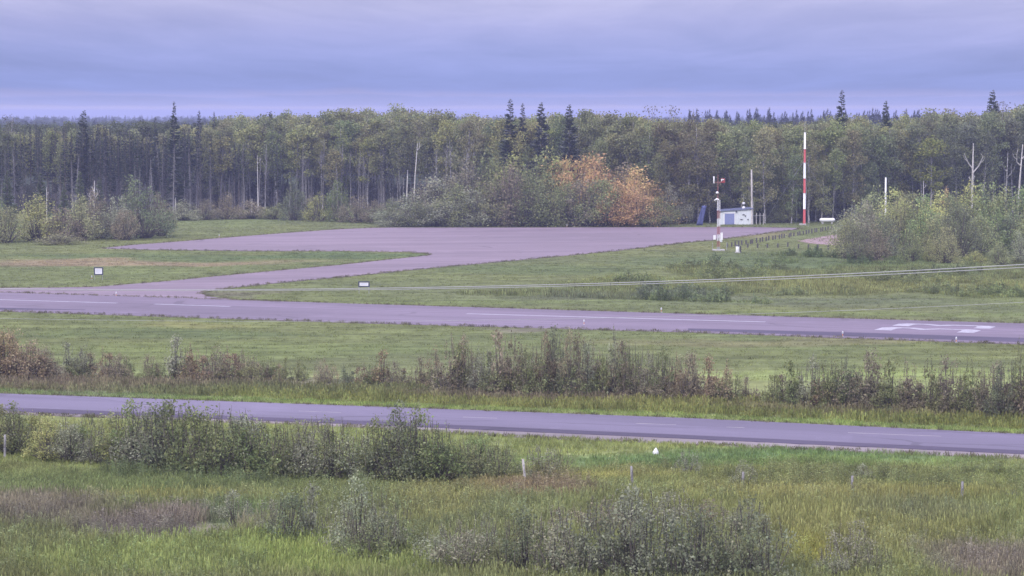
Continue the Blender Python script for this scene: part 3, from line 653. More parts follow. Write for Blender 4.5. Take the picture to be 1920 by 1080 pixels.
# far verge of the road and tall grass under the saplings
x, y, g = field(36000, 137, 178, 4); k = off_pavement(x, y); px, py = to_px(x, y); lo = np.interp(px, [0, 600, 1300, 1920], [712, 726, 744, 764]); hi = np.interp(px, [0, 640, 1280, 1920], [740, 762, 786, 816])
kk = k & (py > lo) & (py < hi); tall = py < hi - 9
x1, y1 = x[kk & tall], y[kk & tall]; hm = .8 + .5 * fbm(x1, y1, 5)
emit('sapling_row_grass', grass_clump(4, 14, .28, .40, .030, .6, .3), x1, y1, g, hm, (1.1, 1.05, .95), 'tall dull grass under the sapling row beyond the road', 'grass')
x1, y1 = x[kk & ~tall], y[kk & ~tall]
emit('road_edge_grass', grass_clump(5, 14, .26, .22, .022, .8), x1, y1, g, 1.0, (1.02, 1.2, .95), 'bright green grass along the far edge of the road', 'grass')
# mown fields
x, y, g = field(52000, 168, 425, 5); k = off_pavement(x, y); px, py = to_px(x, y); k &= py < 715; x, y = x[k], y[k]
emit('mown_grass', grass_clump(6, 12, .38, .13, .035, 1.2), x, y, g, 1.0, (1.2, 1.2, 1.1), 'short mown grass of the airfield', 'grass')
# rough ground beyond the runway on the right
ROUGH = [(700, 548), (1000, 540), (1250, 505), (1400, 480), (1560, 478), (2100, 488), (2100, 592), (1700, 578), (1300, 566), (1000, 556)]
x, y, g = field(60000, 228, 330, 6); k = inside(x, y, ROUGH) & (fbm(x, y, 14) > .46); x, y = x[k], y[k]; hm = .4 + 1.3 * np.clip(fbm(x, y, 11) - .2, 0, 1)
emit('rough_meadow', grass_clump(7, 12, .42, .55, .04, .6, .2), x, y, g, hm, (1.5, 1.5, 1.5), 'rough unmown meadow beyond the runway on the right', 'meadow')
k = (fbm(x, y, 8) > .60); x, y = x[k][::3], y[k][::3]
emit('meadow_weeds', weed_clump(3, 1.0, 8, .13), x, y, g, .9, (1.55, 1.6, 1.8), 'grey-green weed patches in the rough meadow', 'weeds', 1.3)
# weeds and crumbs creeping over the pavement edges
ge = np.random.default_rng(77); E = []
def along(P, n, lo, hi):
    for (xa, ya), (xb, yb) in zip(P[:-1], P[1:]):
        A_, B_ = gp(xa, ya), gp(xb, yb); L_ = (B_ - A_).length
        if L_ > 400: continue
        for _ in range(int(L_ * n)):
            q_ = A_.lerp(B_, ge.random()); f_ = vnoise(q_.x, q_.y, 3.0); E.append((q_.x + ge.normal(0, .2), q_.y + ge.uniform(lo, hi) * (.3 + 1.4 * float(f_)), 0))
along(RW_FAR, 7, -.35, .7); along(RW_NEAR, 7, -.7, .45); along(AP[2:-2], 4, -.5, .5); along(HW_FAR, 9, -.12, .4); along([(0, 776), (640, 800), (1000, 822), (1280, 833), (1920, 861)], 9, -.4, .4)
E = np.array(E); kE = len(E); px_, py_ = to_px(E[:, 0], E[:, 1]); E = E[(px_ > -60) & (px_ < 1980)]; n_ = len(E); E[:, 2] = -.01
wE = ge.uniform(.5, 1.3, n_); scatter('pavement_edge_weeds', grass_clump(8, 14, .26, .20, .035, .9), E, np.stack([wE, wE, ge.uniform(.4, 1.5, n_)], 1), np.stack([np.zeros(n_)] * 2 + [ge.random(n_) * 6.283], 1), np.array((.16, .15, .085)) * ge.uniform(.5, 1.3, (n_, 1)), 'dull weeds creeping over the pavement edges', 'weeds')
# brush at the foot of the forest and the wood behind the trees one can tell apart
def fill(name, mesh_, n, dep, hrange, wrange, col, label, cat, seed, pxr=(-60, 1980)):
    g = np.random.default_rng(seed); px = g.uniform(*pxr, n); d = g.uniform(*dep, n); P = np.array([forest_spot(a, b) for a, b in zip(px, d)]); h = g.uniform(*hrange, n); w = g.uniform(*wrange, n)
    return scatter(name, mesh_, np.stack([P[:, 0], P[:, 1], np.zeros(n) - .05], 1), np.stack([w, w, h], 1), np.stack([np.zeros(n), np.zeros(n), g.random(n) * 6.283], 1), np.array(col) * (.7 + .6 * g.random((n, 1))), label, cat)
STUFF_LEAF = foliage('far_leaf', 'INSTANCER')
def restuff(me):
    c = me.copy(); c.materials.clear(); c.materials.append(STUFF_LEAF); return c
fill('forest_undergrowth', restuff(ROUND[1][1]), 420, (2, 34), (2.0, 5.0), (2.5, 5.0), (.085, .085, .058), 'low brush along the foot of the forest', 'undergrowth', 21)
fill('inner_wood', restuff(ASPEN[0][1]), 420, (50, 110), (.80, .95), (1.0, 1.5), (.085, .10, .045), 'mass of trees deep inside the forest', 'forest', 22, (-150, 2080))
g = np.random.default_rng(31); pts = []; hs_ = []
for dep, gap, drop in ((24, 20, 6), (32, 22, 4), (42, 25, 1)):
    px = -80
    while px < 2000:
        px += gap * g.uniform(.5, 1.4); x, y = forest_spot(px, dep + g.uniform(-4, 4)); pts.append((x, y, -.05)); hs_.append(zat(lerp_poly(TOPS, px) + drop * g.uniform(0, 2) + g.normal(1, 6), y) / 17.0)
hs_ = np.array(hs_); pts = np.array(pts); ws_ = hs_ * g.uniform(.9, 1.3, len(hs_)); cc = np.array(aspen_cols)[g.integers(0, 5, len(hs_))] * g.uniform(.8, 1.2, (len(hs_), 1)); lf_ = (960 + FPX * pts[:, 0] / pts[:, 1] < 400); hs_[lf_] *= .93; ws_[lf_] *= .93; cc[lf_] *= .85; rz_ = np.stack([np.zeros(len(hs_))] * 2 + [g.random(len(hs_)) * 6.283], 1)
for k in range(3):
    scatter('back_canopy', restuff(ASPEN[k + 1][1]), pts[k::3], np.stack([ws_, ws_, hs_], 1)[k::3], rz_[k::3], cc[k::3], 'leafy canopy of the forest behind the nearer rows', 'forest')
def far_wood(name, me, n, y0, y1, hs, ws, col, label, pw=1.0):
    y = y0 + (y1 - y0) * g.random(n) ** pw; x = (g.random(n) * 2 - 1) * (y * .21); h = hs[0] + (hs[1] - hs[0]) * g.random(n); w = ws[0] + (ws[1] - ws[0]) * g.random(n)
    scatter(name, me, np.stack([x, y, np.zeros(n) - .1], 1), np.stack([w, w, h], 1), np.stack([np.zeros(n), np.zeros(n), g.random(n) * 6.283], 1), np.array(col) * (.7 + .6 * g.random((n, 1))), label, 'forest')
far_wood('distant_aspen_wood', restuff(ASPEN[1][1]), 1500, 560, 3500, (.62, .86), (1.2, 2.2), (.075, .095, .045), 'distant aspen woods fading toward the horizon', 1.3)
far_wood('distant_spruce_wood', restuff(SPRUCE[1][1]), 1500, 800, 7000, (.50, .80), (1.0, 1.6), (.045, .06, .04), 'distant spruce woods along the horizon', 1.4)
fm = restuff(SPRUCE[0][1]); nn = 170; yy = g.uniform(850, 1100, nn); xx = (g.uniform(1290, 1760, nn) - 960) / FPX * yy
scatter('ridge_spruces', fm, np.stack([xx, yy, np.zeros(nn)], 1), np.stack([np.full(nn, .8)] * 2 + [g.uniform(.72, .96, nn)], 1), np.zeros((nn, 3)), np.array((.05, .06, .045)) * np.ones((nn, 1)), 'far line of small spruces over the canopy on the right', 'forest')

# ------------------------------------------------------------------ bushes and thickets
def row(items, kits, name, phrase, group, cnames):
    items = sorted(items, key=lambda q: q[0])
    for i, it in enumerate(items):
        px, py, hpx, wpx, col = it[:5]; kt = it[5] if len(it) > 5 else kits
        bush(name, kt, px, py, hpx, wpx, col, '%s %s, %s from the left' % (cnames.get(col, 'green'), phrase, ordinal(i)), group)
CN = {OLIVE: 'olive', GRN: 'green', GREY: 'grey-green', ORNG: 'orange', YGRN: 'yellow-green', BRN: 'brownish', REDB: 'reddish', DKG: 'dark green'}
left = [(12, 455, 72, 70, OLIVE), (68, 452, 80, 100, YGRN), (118, 452, 58, 75, BRN), (150, 450, 78, 75, OLIVE), (188, 447, 88, 70, BRN), (218, 448, 74, 60, GREY), (268, 446, 112, 105, DKG), (302, 442, 78, 55, BRN), (-20, 450, 90, 80, GRN), (112, 458, 18, 90, OLIVE), (236, 450, 60, 50, BRN)]
left = [q[:4] + ({OLIVE: (.285, .305, .150), YGRN: (.36, .37, .15), DKG: (.165, .190, .105)}.get(q[4], q[4]),) for q in left]
CN.update({(.285, .305, .150): 'bright olive', (.36, .37, .15): 'bright yellow-green', (.165, .190, .105): 'dark green'})
row(left, DENSE, 'willow_bush', 'bush in the thicket at the far left edge', 'thicket at the left edge', CN)
brush = [(345, 413, 34, 70, GREY), (385, 412, 36, 55, BRN), (425, 411, 44, 60, BRN), (470, 410, 32, 70, BRN), (515, 411, 30, 60, OLIVE), (550, 413, 70, 50, DKG), (598, 415, 48, 55, YGRN), (635, 415, 70, 55, GRN), (668, 417, 46, 65, BRN), (705, 418, 42, 60, BRN), (735, 420, 44, 60, OLIVE), (580, 412, 40, 40, BRN)]
row(brush, DENSE, 'low_bush', 'bush of the low brush left of the central thicket', 'low brush at the forest foot', CN)
for i, (px, top) in enumerate(((14, 318), (76, 322), (150, 320), (188, 330), (120, 345))):
    p = gp(px, 418); h = zat(top, p.y); tree('young_conifer', YOUNG[i % 2], (p.x, p.y, -.05), (h / 7 * .8,) * 2 + (h / 7,), (.10, .125, .06), 'pale green young conifer behind the left thicket, %s from the left' % ordinal([0, 1, 3, 4, 2][i]), 'young conifers behind the left thicket')
CT = [(735, 392), (760, 374), (800, 358), (850, 334), (900, 306), (960, 292), (1000, 296), (1040, 300), (1062, 296), (1110, 291), (1150, 318), (1187, 314), (1215, 348), (1245, 372)]
thick = []
for i in range(13):
    px = 765 + i * 38; top = lerp_poly(CT, px) - 2; c = [GREY, BRN, GREY, BRN, OLIVE, YGRN, OLIVE, YGRN, ORNG, ORNG, BRN, ORNG, ORNG][i]; thick.append((px, 419, (419 - top) * (1.12 if px < 900 else 1.02), 124, c))
for i in range(15):
    px = 752 + i * 34; top = lerp_poly(CT, px); f = rnd.uniform(.55, .82); c = [GREY, OLIVE, GREY, OLIVE, GREY, OLIVE, BRN, OLIVE, OLIVE, OLIVE, BRN, OLIVE, ORNG, ORNG, OLIVE][i]; thick.append((px, 424.5, (424.5 - top) * f, 92, c))
thick += [(1060, 422, 128, 56, ORNG, UPRIGHT), (1112, 422, 132, 60, ORNG, UPRIGHT), (1150, 424, 90, 60, ORNG, UPRIGHT), (1188, 422, 110, 50, ORNG, UPRIGHT), (1225, 423, 72, 50, ORNG, UPRIGHT)]
row(thick, DENSE, 'willow_bush', 'bush of the big thicket behind the apron', 'central thicket', CN)
row([(1265, 420, 75, 60, GREY), (1292, 417, 90, 56, OLIVE), (1325, 414, 60, 50, DKG), (1448, 418, 36, 40, DKG), (1475, 418, 44, 44, OLIVE), (1530, 411, 50, 46, DKG), (1465, 414, 60, 60, DKG), (1342, 411, 90, 56, DKG)], DENSE, 'low_bush', 'bush at the forest foot around the white shed', 'bushes around the shed', CN)
RT = [(1560, 420), (1590, 385), (1640, 364), (1700, 356), (1760, 358), (1850, 351), (1960, 344)]
rt = []
for i in range(11):
    px = 1610 + i * 34; rt.append((px, 452 + rnd.uniform(-4, 4), 452 - lerp_poly(RT, px), 88, [GREY, OLIVE, YGRN, OLIVE, YGRN, GRN, YGRN, GRN, OLIVE, GRN, YGRN][i]))
for i in range(11):
    px = 1592 + i * 34; rt.append((px, 480 + rnd.uniform(-5, 5), rnd.uniform(72, 108), 78, [OLIVE, GREY, DKG, OLIVE, GRN, OLIVE, DKG, OLIVE, GRN, DKG, OLIVE][i]))
rt += [(1605, 492, 80, 62, DKG), (1640, 492, 62, 55, BRN), (1706, 492, 62, 44, OLIVE), (1772, 493, 64, 54, OLIVE), (1742, 492, 44, 24, YGRN), (1828, 496, 24, 44, YGRN), (1875, 496, 40, 46, OLIVE), (1915, 494, 60, 50, GREY), (1690, 447, 78, 34, (YGRN)), (1772, 449, 96, 34, ORNG)]
BR = {OLIVE: (.285, .305, .150), GRN: (.250, .305, .135), YGRN: (.375, .385, .150), GREY: (.285, .295, .195), DKG: (.190, .215, .125)}
for k_, v_ in BR.items(): CN[v_] = 'bright ' + CN[k_]
rt = [q[:4] + (BR.get(q[4], q[4]),) + q[5:] for q in rt]
row(rt, DENSE, 'willow_bush', 'bush of the right-hand thicket by the posts', 'right-hand thicket', CN)
# saplings between runway and road
sap = [(15, 712, 80, 60, REDB, ROUND), (55, 714, 66, 70, REDB, ROUND), (88, 712, 50, 40, BRN, ROUND), (-25, 712, 86, 70, REDB, ROUND), (128, 704, 56, 36, GREY), (158, 706, 54, 40, GREY), (198, 712, 56, 48, REDB), (228, 714, 44, 40, BRN), (282, 716, 44, 36, BRN), (328, 716, 76, 52, GREY), (358, 718, 66, 46, REDB), (398, 718, 64, 48, BRN), (430, 718, 62, 48, REDB), (460, 718, 56, 40, BRN),
       (492, 712, 38, 24, OLIVE), (512, 712, 40, 24, OLIVE), (534, 714, 40, 24, OLIVE), (560, 714, 34, 22, OLIVE), (602, 716, 46, 30, BRN), (645, 722, 36, 26, DKG), (680, 726, 42, 40, REDB), (716, 728, 64, 44, REDB), (752, 730, 44, 36, BRN), (790, 732, 50, 34, BRN), (812, 734, 66, 40, REDB), (848, 738, 88, 54, BRN), (872, 738, 84, 46, BRN), (905, 740, 78, 46, GREY), (936, 742, 98, 50, BRN), (962, 742, 104, 46, BRN), (990, 744, 90, 50, OLIVE), (1020, 744, 92, 46, REDB), (1046, 744, 100, 48, DKG), (1072, 746, 98, 50, BRN), (1100, 746, 84, 44, GREY),
       (1128, 746, 78, 42, OLIVE), (1152, 746, 106, 44, GREY), (1182, 748, 90, 48, OLIVE), (1212, 750, 84, 46, GREY), (1240, 752, 78, 52, OLIVE), (1270, 752, 72, 50, REDB), (1300, 754, 74, 48, BRN), (1330, 756, 70, 48, REDB), (1362, 756, 66, 44, REDB), (1398, 756, 40, 26, BRN), (1452, 762, 60, 40, OLIVE), (1484, 766, 72, 52, OLIVE), (1520, 768, 78, 56, GREY), (1556, 770, 84, 60, OLIVE), (1592, 770, 86, 62, DKG, LOOSE), (1630, 772, 92, 60, BRN), (1668, 774, 80, 56, OLIVE), (1704, 776, 84, 56, BRN), (1742, 778, 88, 56, OLIVE), (1780, 780, 86, 58, BRN), (1816, 782, 90, 56, OLIVE), (1852, 784, 86, 56, BRN), (1888, 786, 96, 56, DKG), (1918, 788, 130, 54, OLIVE), (1945, 788, 110, 60, BRN)]
sap = [(q[0], q[1], q[2] * (1.32 if q[0] > 780 else 1.18), q[3] * 1.2) + q[4:] for q in sap]
sap2 = [(q[0] + rnd.uniform(9, 19), q[1] + rnd.uniform(-4, 2), q[2] * rnd.uniform(.6, .95), q[3] * rnd.uniform(.9, 1.2), rnd.choice([q[4], BRN, BRN, REDB, OLIVE])) for q in sap]
sap3 = [(q[0] + rnd.uniform(-14, 14), q[1] + rnd.uniform(-3, 3), q[2] * rnd.uniform(.5, .75), q[3] * 1.1, rnd.choice([q[4], OLIVE, BRN])) for q in sap if q[0] > 100]
row(sap, UPRIGHT + LOOSE[:3], 'sapling', 'tall sapling in the row between runway and road', 'saplings between runway and road', CN)
row(sap2, UPRIGHT + LOOSE[:3], 'sapling', 'shorter sapling in the row between runway and road', 'shorter saplings between runway and road', CN)
row(sap3, LOOSE, 'low_bush', 'low bush at the foot of the sapling row', 'low bushes in the sapling row', CN)
# willows along the near side of the road
wil = [(-10, 852, 84, 70, OLIVE), (28, 850, 78, 64, OLIVE), (64, 848, 66, 56, YGRN), (112, 856, 72, 70, OLIVE, LOOSE), (160, 862, 84, 72, GRN, LOOSE), (205, 870, 86, 70, OLIVE), (250, 876, 112, 84, GRN), (292, 884, 118, 90, DKG), (335, 888, 124, 90, OLIVE), (375, 892, 116, 84, GRN), (415, 896, 126, 88, OLIVE), (455, 896, 116, 84, GRN), (500, 898, 110, 90, OLIVE, LOOSE), (545, 898, 106, 84, OLIVE), (590, 900, 112, 86, GREY), (630, 902, 112, 80, OLIVE), (670, 904, 98, 84, GREY), (708, 906, 108, 80, OLIVE), (748, 908, 124, 84, DKG), (785, 908, 128, 84, OLIVE), (822, 908, 112, 80, GRN), (858, 902, 78, 66, OLIVE, LOOSE), (896, 898, 72, 66, OLIVE), (936, 896, 66, 60, OLIVE, LOOSE), (1015, 896, 62, 66, GREY, LOOSE), (1052, 890, 46, 56, OLIVE, LOOSE), (1290, 890, 46, 46, GREY, LOOSE), (1395, 915, 50, 50, GREY, LOOSE)]
wil = [(q[0], q[1], q[2] * 1.16, q[3] * 1.25) + q[4:] for q in wil]
wil2 = [(q[0] + rnd.uniform(-18, 18), q[1] - rnd.uniform(2, 9), q[2] * rnd.uniform(.6, .9), q[3] * rnd.uniform(.9, 1.2), rnd.choice([OLIVE, GREY, GRN])) for q in wil if q[0] < 960]
wil2 += [(q, 858 + q * .06, rnd.uniform(60, 84), 80, rnd.choice([OLIVE, GREY, YGRN])) for q in (90, 130, 178, 222, 268)]
row(wil, LOOSE + ROUND[:3], 'willow_bush', 'willow in the hedge before the road', 'willows along the road', CN)
row(wil2, LOOSE + ROUND[3:], 'willow_bush', 'smaller willow filling the hedge before the road', 'smaller willows along the road', CN)
fore = [(442, 990, 66, 66, GREY, LOOSE), (505, 1015, 74, 56, GREY, LOOSE), (540, 1025, 98, 70, DKG), (582, 1025, 112, 56, GREY, UPRIGHT), (640, 1040, 100, 84, GREY, LOOSE), (672, 1048, 130, 74, GREY), (716, 1050, 128, 76, GREY), (748, 1040, 106, 60, OLIVE, LOOSE), (690, 1062, 84, 90, OLIVE, LOOSE), (820, 1072, 88, 90, GREY, LOOSE), (870, 1080, 110, 96, GREY, LOOSE), (905, 1050, 90, 60, GREY, LOOSE), (945, 1080, 112, 90, OLIVE, LOOSE), (985, 1085, 124, 90, DKG), (1040, 1090, 142, 96, GREY), (1085, 1095, 150, 100, GREY), (1130, 1095, 160, 104, DKG), (1180, 1100, 160, 104, GREY), (1225, 1098, 150, 100, DKG), (1270, 1100, 158, 100, GREY), (1310, 1100, 140, 96, DKG), (1360, 1100, 150, 100, GREY), (1400, 1102, 168, 96, DKG), (1440, 1104, 140, 92, GREY), (1130, 1010, 80, 90, BRN, LOOSE), (1200, 1000, 86, 90, GREY, LOOSE), (1265, 1000, 90, 80, GREY, LOOSE), (1330, 995, 60, 70, BRN, LOOSE), (1400, 1010, 76, 70, GREY, LOOSE), (1065, 1000, 54, 66, BRN, LOOSE),
        (1595, 1085, 110, 84, GREY, LOOSE), (1640, 1092, 90, 70, OLIVE, LOOSE), (1560, 1095, 76, 60, GREY, LOOSE), (1898, 945, 26, 70, DKG, LOOSE), (1620, 905, 34, 40, GREY, LOOSE)]
fore = [(q[0], q[1], q[2] * 1.1, q[3] * 1.3) + q[4:] for q in fore]
row(fore, LOOSE + ROUND[:3], 'willow_shrub', 'shrub among the foreground grass', 'foreground shrubs', CN)

# ------------------------------------------------------------------ built things
WHITE = painted('white_paint', (.78, .78, .80), .45, .06); OFFW = painted('pale_siding', (.62, .66, .70), .5, .06, 2.0); REDP = painted('red_paint', (.42, .065, .065), .5, .15); BLUED = painted('slate_blue_paint', (.20, .23, .42), .5, .08)
DARKM = painted('dark_metal', (.05, .05, .06), .5, .1); GALV = painted('galvanised', (.42, .43, .45), .4, .1, 4, .6); ROOFM = painted('blue_grey_roof', (.15, .17, .28), .5, .1); POST = painted('dark_timber', (.055, .048, .045), .85, .25, 6)
CONC = painted('concrete', (.42, .41, .40), .9, .12); POLEW = barkmat('pole_wood', (.28, .26, .25), (.50, .48, .46), 1.2)
def unit_at(px, py): p = gp(px, py); return p, p.y / FPX
# shed
p, s = unit_at(1379, 421); o = empty('equipment_shed', p, 'small pale shed with slate-blue door at the forest edge', 'shed', rz=0.0)
w, d = 60 * s, 4.2; hl, hr = 24.5 * s, 29 * s; xl, xr = -w / 2, w / 2
def wallpoly(a, b, ha, hb, y0, y1): return [(a, y0, 0), (b, y0, 0), (b, y0, hb), (a, y0, ha), (a, y1, 0), (b, y1, 0), (b, y1, hb), (a, y1, ha)]
BOXF = [(0, 1, 2, 3), (7, 6, 5, 4), (0, 4, 5, 1), (1, 5, 6, 2), (2, 6, 7, 3), (3, 7, 4, 0)]
MB().add(wallpoly(xl, xr, hl, hr, 0, d), BOXF).build('wall', OFFW, o)
q = MB(); th = math.atan2(hr - hl, w); e = .18
q.add([(xl - e, -.22, hl - e * math.tan(th)), (xr + e, -.22, hr + e * math.tan(th)), (xr + e, d + .2, hr + e * math.tan(th)), (xl - e, d + .2, hl - e * math.tan(th)), (xl - e, -.22, hl + .16), (xr + e, -.22, hr + .2), (xr + e, d + .2, hr + .2), (xl - e, d + .2, hl + .16)], [(3, 2, 1, 0), (4, 5, 6, 7), (0, 1, 5, 4), (1, 2, 6, 5), (2, 3, 7, 6), (3, 0, 4, 7)]); roof = q.build('roof', ROOFM, o)
dx0, dx1 = (1358.5 - 1379) * s, (1377 - 1379) * s; dh = 20.5 * s
door = MB().box(((dx0 + dx1) / 2, -.03, dh / 2 + .03), (dx1 - dx0, .07, dh)).build('door', BLUED, o)
MB().box(((dx0 + dx1) / 2 + .08, -.075, dh * .5), (.05, .03, .22)).build('handle', GALV, door)
q = MB(); q.box((dx0 - .06, -.025, dh / 2), (.12, .09, dh + .1)); q.box((dx1 + .06, -.025, dh / 2), (.12, .09, dh + .1)); q.box(((dx0 + dx1) / 2, -.026, dh + .09), (dx1 - dx0 + .3, .088, .13)); q.build('door_frame', WHITE, o)
for k in range(1, 12):
    xx = xl + k * w / 12
    if dx0 - .2 < xx < dx1 + .2: continue
    MB().box((xx, -.012, (hl + (hr - hl) * k / 12) / 2 - .02), (.035, .024, (hl + (hr - hl) * k / 12) - .1)).build('siding_batten', OFFW, o)
MB().lathe(((1380.4 - 1379) * s, -.1, 24 * s), [(.05, -.1), (.13, -.05), (.13, .1), (.04, .13)], 10).build('wall_lamp', DARKM, o)
for vx, vy, vw, vh in ((1394, 18.5, .38, .20), (1397.5, 16, .2, .24), (1390, 9.5, .42, .16), (1402.5, 9.5, .26, .18)):
    v = MB().box(((vx - 1379) * s, -.03, vy * s), (vw, .07, vh)).build('wall_vent', GALV, o); MB().box(((vx - 1379) * s, -.068, vy * s), (vw * .7, .012, vh * .6)).build('louvre', DARKM, v)
# sensor on the shed roof
p2 = Vector((p.x + (1395.5 - 1379) * s, p.y + 1.2, hl + (hr - hl) * .78 + .17)); a = empty('roof_sensor', p2, 'white two-part sensor with a forked antenna on the shed roof', 'sensor')
MB().lathe((0, 0, 0), [(.22, -.06), (.26, .05), (.22, .22), (.08, .30)], 14).build('dome', WHITE, a, True); MB().tube([(0, 0, .2), (0, 0, 2.2)], .025, 6).build('stem', GALV, a)
MB().lathe((0, 0, .62), [(.19, 0), (.21, .04), (.21, .26), (.17, .30)], 14).build('sensor_drum', WHITE, a); MB().tube([(-.28, 0, 1.45), (0, 0, 1.75), (.28, 0, 1.45)], .02, 5).build('forked_antenna', GALV, a)
# wooden pole and low rail beside the shed
def pole(px, base, top, r, label, mat, name='utility_pole', lean=0.0):
    p = gp(px, base); h = zat(top, p.y); o = empty(name, (p.x, p.y, -.05), label, 'pole'); MB().tube([(0, 0, 0), (lean * .5, 0, h * .5), (lean, 0, h)], [r, r * .9, r * .72], 10).build('shaft', mat, o, True)
    MB().lathe((lean, 0, h), [(r * .78, 0), (r * .5, .08)], 10).build('cap', mat, o); return o
pl = pole(1410, 421, 318, .17, 'tall weathered pole at the right end of the shed', POLEW, lean=-.12); MB().tube([(.1, -.1, 5.2), (.45, -.1, 5.0)], .035, 5).build('bracket', GALV, pl); MB().tube([(.15, -.16, 0), (.12, -.16, 3.6)], .05, 6).build('conduit', GALV, pl)
pole(1660, 418, 333, .17, 'white pole standing behind the yellow-topped bush on the right', WHITE)
p = gp(1425, 421); o = empty('rail_fence', p, 'short run of pale upright posts with a rail beside the shed', 'fence')
for xx in (-.55, .0, .52): MB().tube([(xx, 0, -.05), (xx, 0, 1.75)], .06, 7).build('post', POLEW, o)
MB().tube([(-1.0, .08, 1.35), (.6, .08, 1.38)], .035, 6).build('rail', GALV, o)
# striped mast
p, s = unit_at(1508, 422); o = empty('radio_mast', p, 'tall red and white banded radio mast at the forest edge', 'mast'); bands = [(422, 392, REDP), (392, 362, WHITE), (362, 334.5, REDP), (334.5, 305, WHITE), (305, 279.5, REDP), (279.5, 248, WHITE)]
for y0, y1, mt in bands:
    z0, z1 = zat(y0, p.y), zat(y1, p.y); r = lambda z: .20 - .004 * z
    sec = MB().lathe((0, 0, 0), [(r(z0), z0), (r(z1), z1 - .012)], 12).build('mast_section', mt, o, True)
    MB().lathe((0, 0, 0), [(r(z1) + .03, z1 - .10), (r(z1) + .03, z1 - .014)], 12).build('flange', mt, sec)
MB().tube([(0, 0, zat(248, p.y)), (0, 0, zat(200, p.y))], [.035, .012], 6).build('whip_antenna', GALV, o); MB().box((-.25, -.1, .10), (1.0, .8, .26)).build('base_block', CONC, o)
for k in range(3):
    an = k * 2.094 + .5; MB().tube([(0, 0, 10.0), (7 * math.cos(an), 7 * math.sin(an), 0)], .012, 4).build('guy_wire', GALV, o)
# tank
p, s = unit_at(1551, 420); o = empty('gas_tank', p, 'white horizontal gas tank half behind the right thicket', 'tank', rz=.05); r = .30
MB().lathe((0, 0, .62), [(.02, -1.22), (.17, -1.17), (.26, -1.06), (r, -.92), (r, .92), (.26, 1.06), (.17, 1.17), (.02, 1.22)], 16, 'X').build('vessel', WHITE, o, True)
for xx in (-.7, .7): MB().box((xx, 0, .17), (.16, .5, .36)).build('saddle', CONC, o)
MB().lathe((.1, 0, .95), [(.16, 0), (.16, .14), (.08, .2)], 10).build('valve_dome', DARKM, o)
# instrument mast
p, s = unit_at(1347, 470); o = empty('instrument_mast', p, 'red and white lattice instrument mast with sensors beside the apron', 'mast'); H = zat(375, p.y); hw = .16
legs = [(-hw, -hw * .6), (hw, -hw * .6), (0, hw)]; cuts = [470, 463, 452, 440, 425, 410, 395, 385, 375]; DULLR = painted('faded_red_paint', (.36, .14, .13), .6, .15); mats = [CONC, DULLR, WHITE, DULLR, WHITE, DULLR, WHITE, WHITE]
for i in range(len(cuts) - 1):
    z0, z1 = zat(cuts[i], p.y), zat(cuts[i + 1], p.y); mt = GALV if i == 0 else mats[i]; q = MB()
    for lx, ly in legs: q.tube([(lx, ly, z0), (lx, ly, z1)], .036, 6)
    sec = q.build('lattice_section', mt, o); q = MB(); nn2 = max(1, int((z1 - z0) / .45))
    for j in range(nn2):
        a0_, a1_ = z0 + (z1 - z0) * j / nn2, z0 + (z1 - z0) * (j + 1) / nn2
        for k in range(3):
            A, B = legs[k], legs[(k + 1) % 3]
            if j % 2: A, B = B, A
            q.tube([(A[0], A[1], a0_), (B[0], B[1], a1_)], .016, 4); q.tube([(A[0], A[1], a1_), (B[0], B[1], a1_)], .014, 4)
    q.build('bracing', mt, sec)
z = lambda yy: zat(yy, p.y); X = lambda xx: (xx - 1347) * s
MB().tube([(X(1345.5), 0, H - .1), (X(1345.5), 0, z(327))], [.05, .025], 7).build('top_pole', DULLR, o); MB().tube([(X(1338), 0, z(342)), (X(1356), 0, z(341))], .025, 6).build('cross_arm', DULLR, o)
MB().lathe((X(1338), 0, z(343.5)), [(.07, 0), (.085, .03), (.085, .80), (.05, .85)], 10).build('sensor_tube', WHITE, o, True)
ln = MB().box((X(1354.8), .05, z(338.6)), (.50, .34, .52)).build('red_lamp', painted('red_lens', (.34, .05, .05), .4, .1), o); q = MB(); q.box((X(1353.6), -.16, z(336.6)), (.36, .10, .12)); q.box((X(1352.2), -.16, z(338.2)), (.10, .09, .22)); q.build('lamp_bracket', WHITE, ln)
MB().tube([(X(1347), 0, z(344)), (X(1353), 0, z(341.5)), (X(1356.5), .0, z(343.5))], .03, 5).build('strut', DULLR, o)
MB().lathe((X(1344), -.25, z(363)), [(.10, 0), (.17, .03), (.17, .20), (.08, .26)], 12).build('sensor_dome', WHITE, o, True)
MB().tube([(X(1347), 0, z(374)), (X(1343), -.1, z(373)), (X(1340), -.2, z(376.5))], [.08, .13, .17], 10).build('horn', WHITE, o, True)
q = MB(); q.box((-.5, -.1, z(445)), (.3, .3, .55)); q.box((.38, -.15, z(443)), (.28, .26, .9)); q.build('control_box', WHITE, o)
MB().box((.32, -.1, z(451)), (.26, .3, .34)).build('junction_box', OFFW, o); MB().box((0, 0, .06), (1.5, 1.1, .22)).build('base_slab', CONC, o)
for xx in (-.72, 1.05): MB().tube([(xx, .1, -.05), (xx, .1, 1.0)], .035, 6).build('stake', GALV, o)
# rain gauge
p, s = unit_at(1383, 474); o = empty('rain_gauge', p, 'white round rain gauge in the grass right of the mast', 'gauge'); MB().lathe((0, 0, .14), [(.20, 0), (.22, .04), (.22, .62), (.19, .66)], 14).build('body', WHITE, o, True)
MB().box((0, 0, .06), (.62, .5, .15)).build('base_plate', CONC, o); MB().lathe((.02, .02, .80), [(.25, 0), (.27, .03), (.20, .16), (.08, .18)], 14).build('collar', DARKM, o); MB().box((.36, .1, .42), (.14, .3, .84)).build('side_box', DARKM, o)
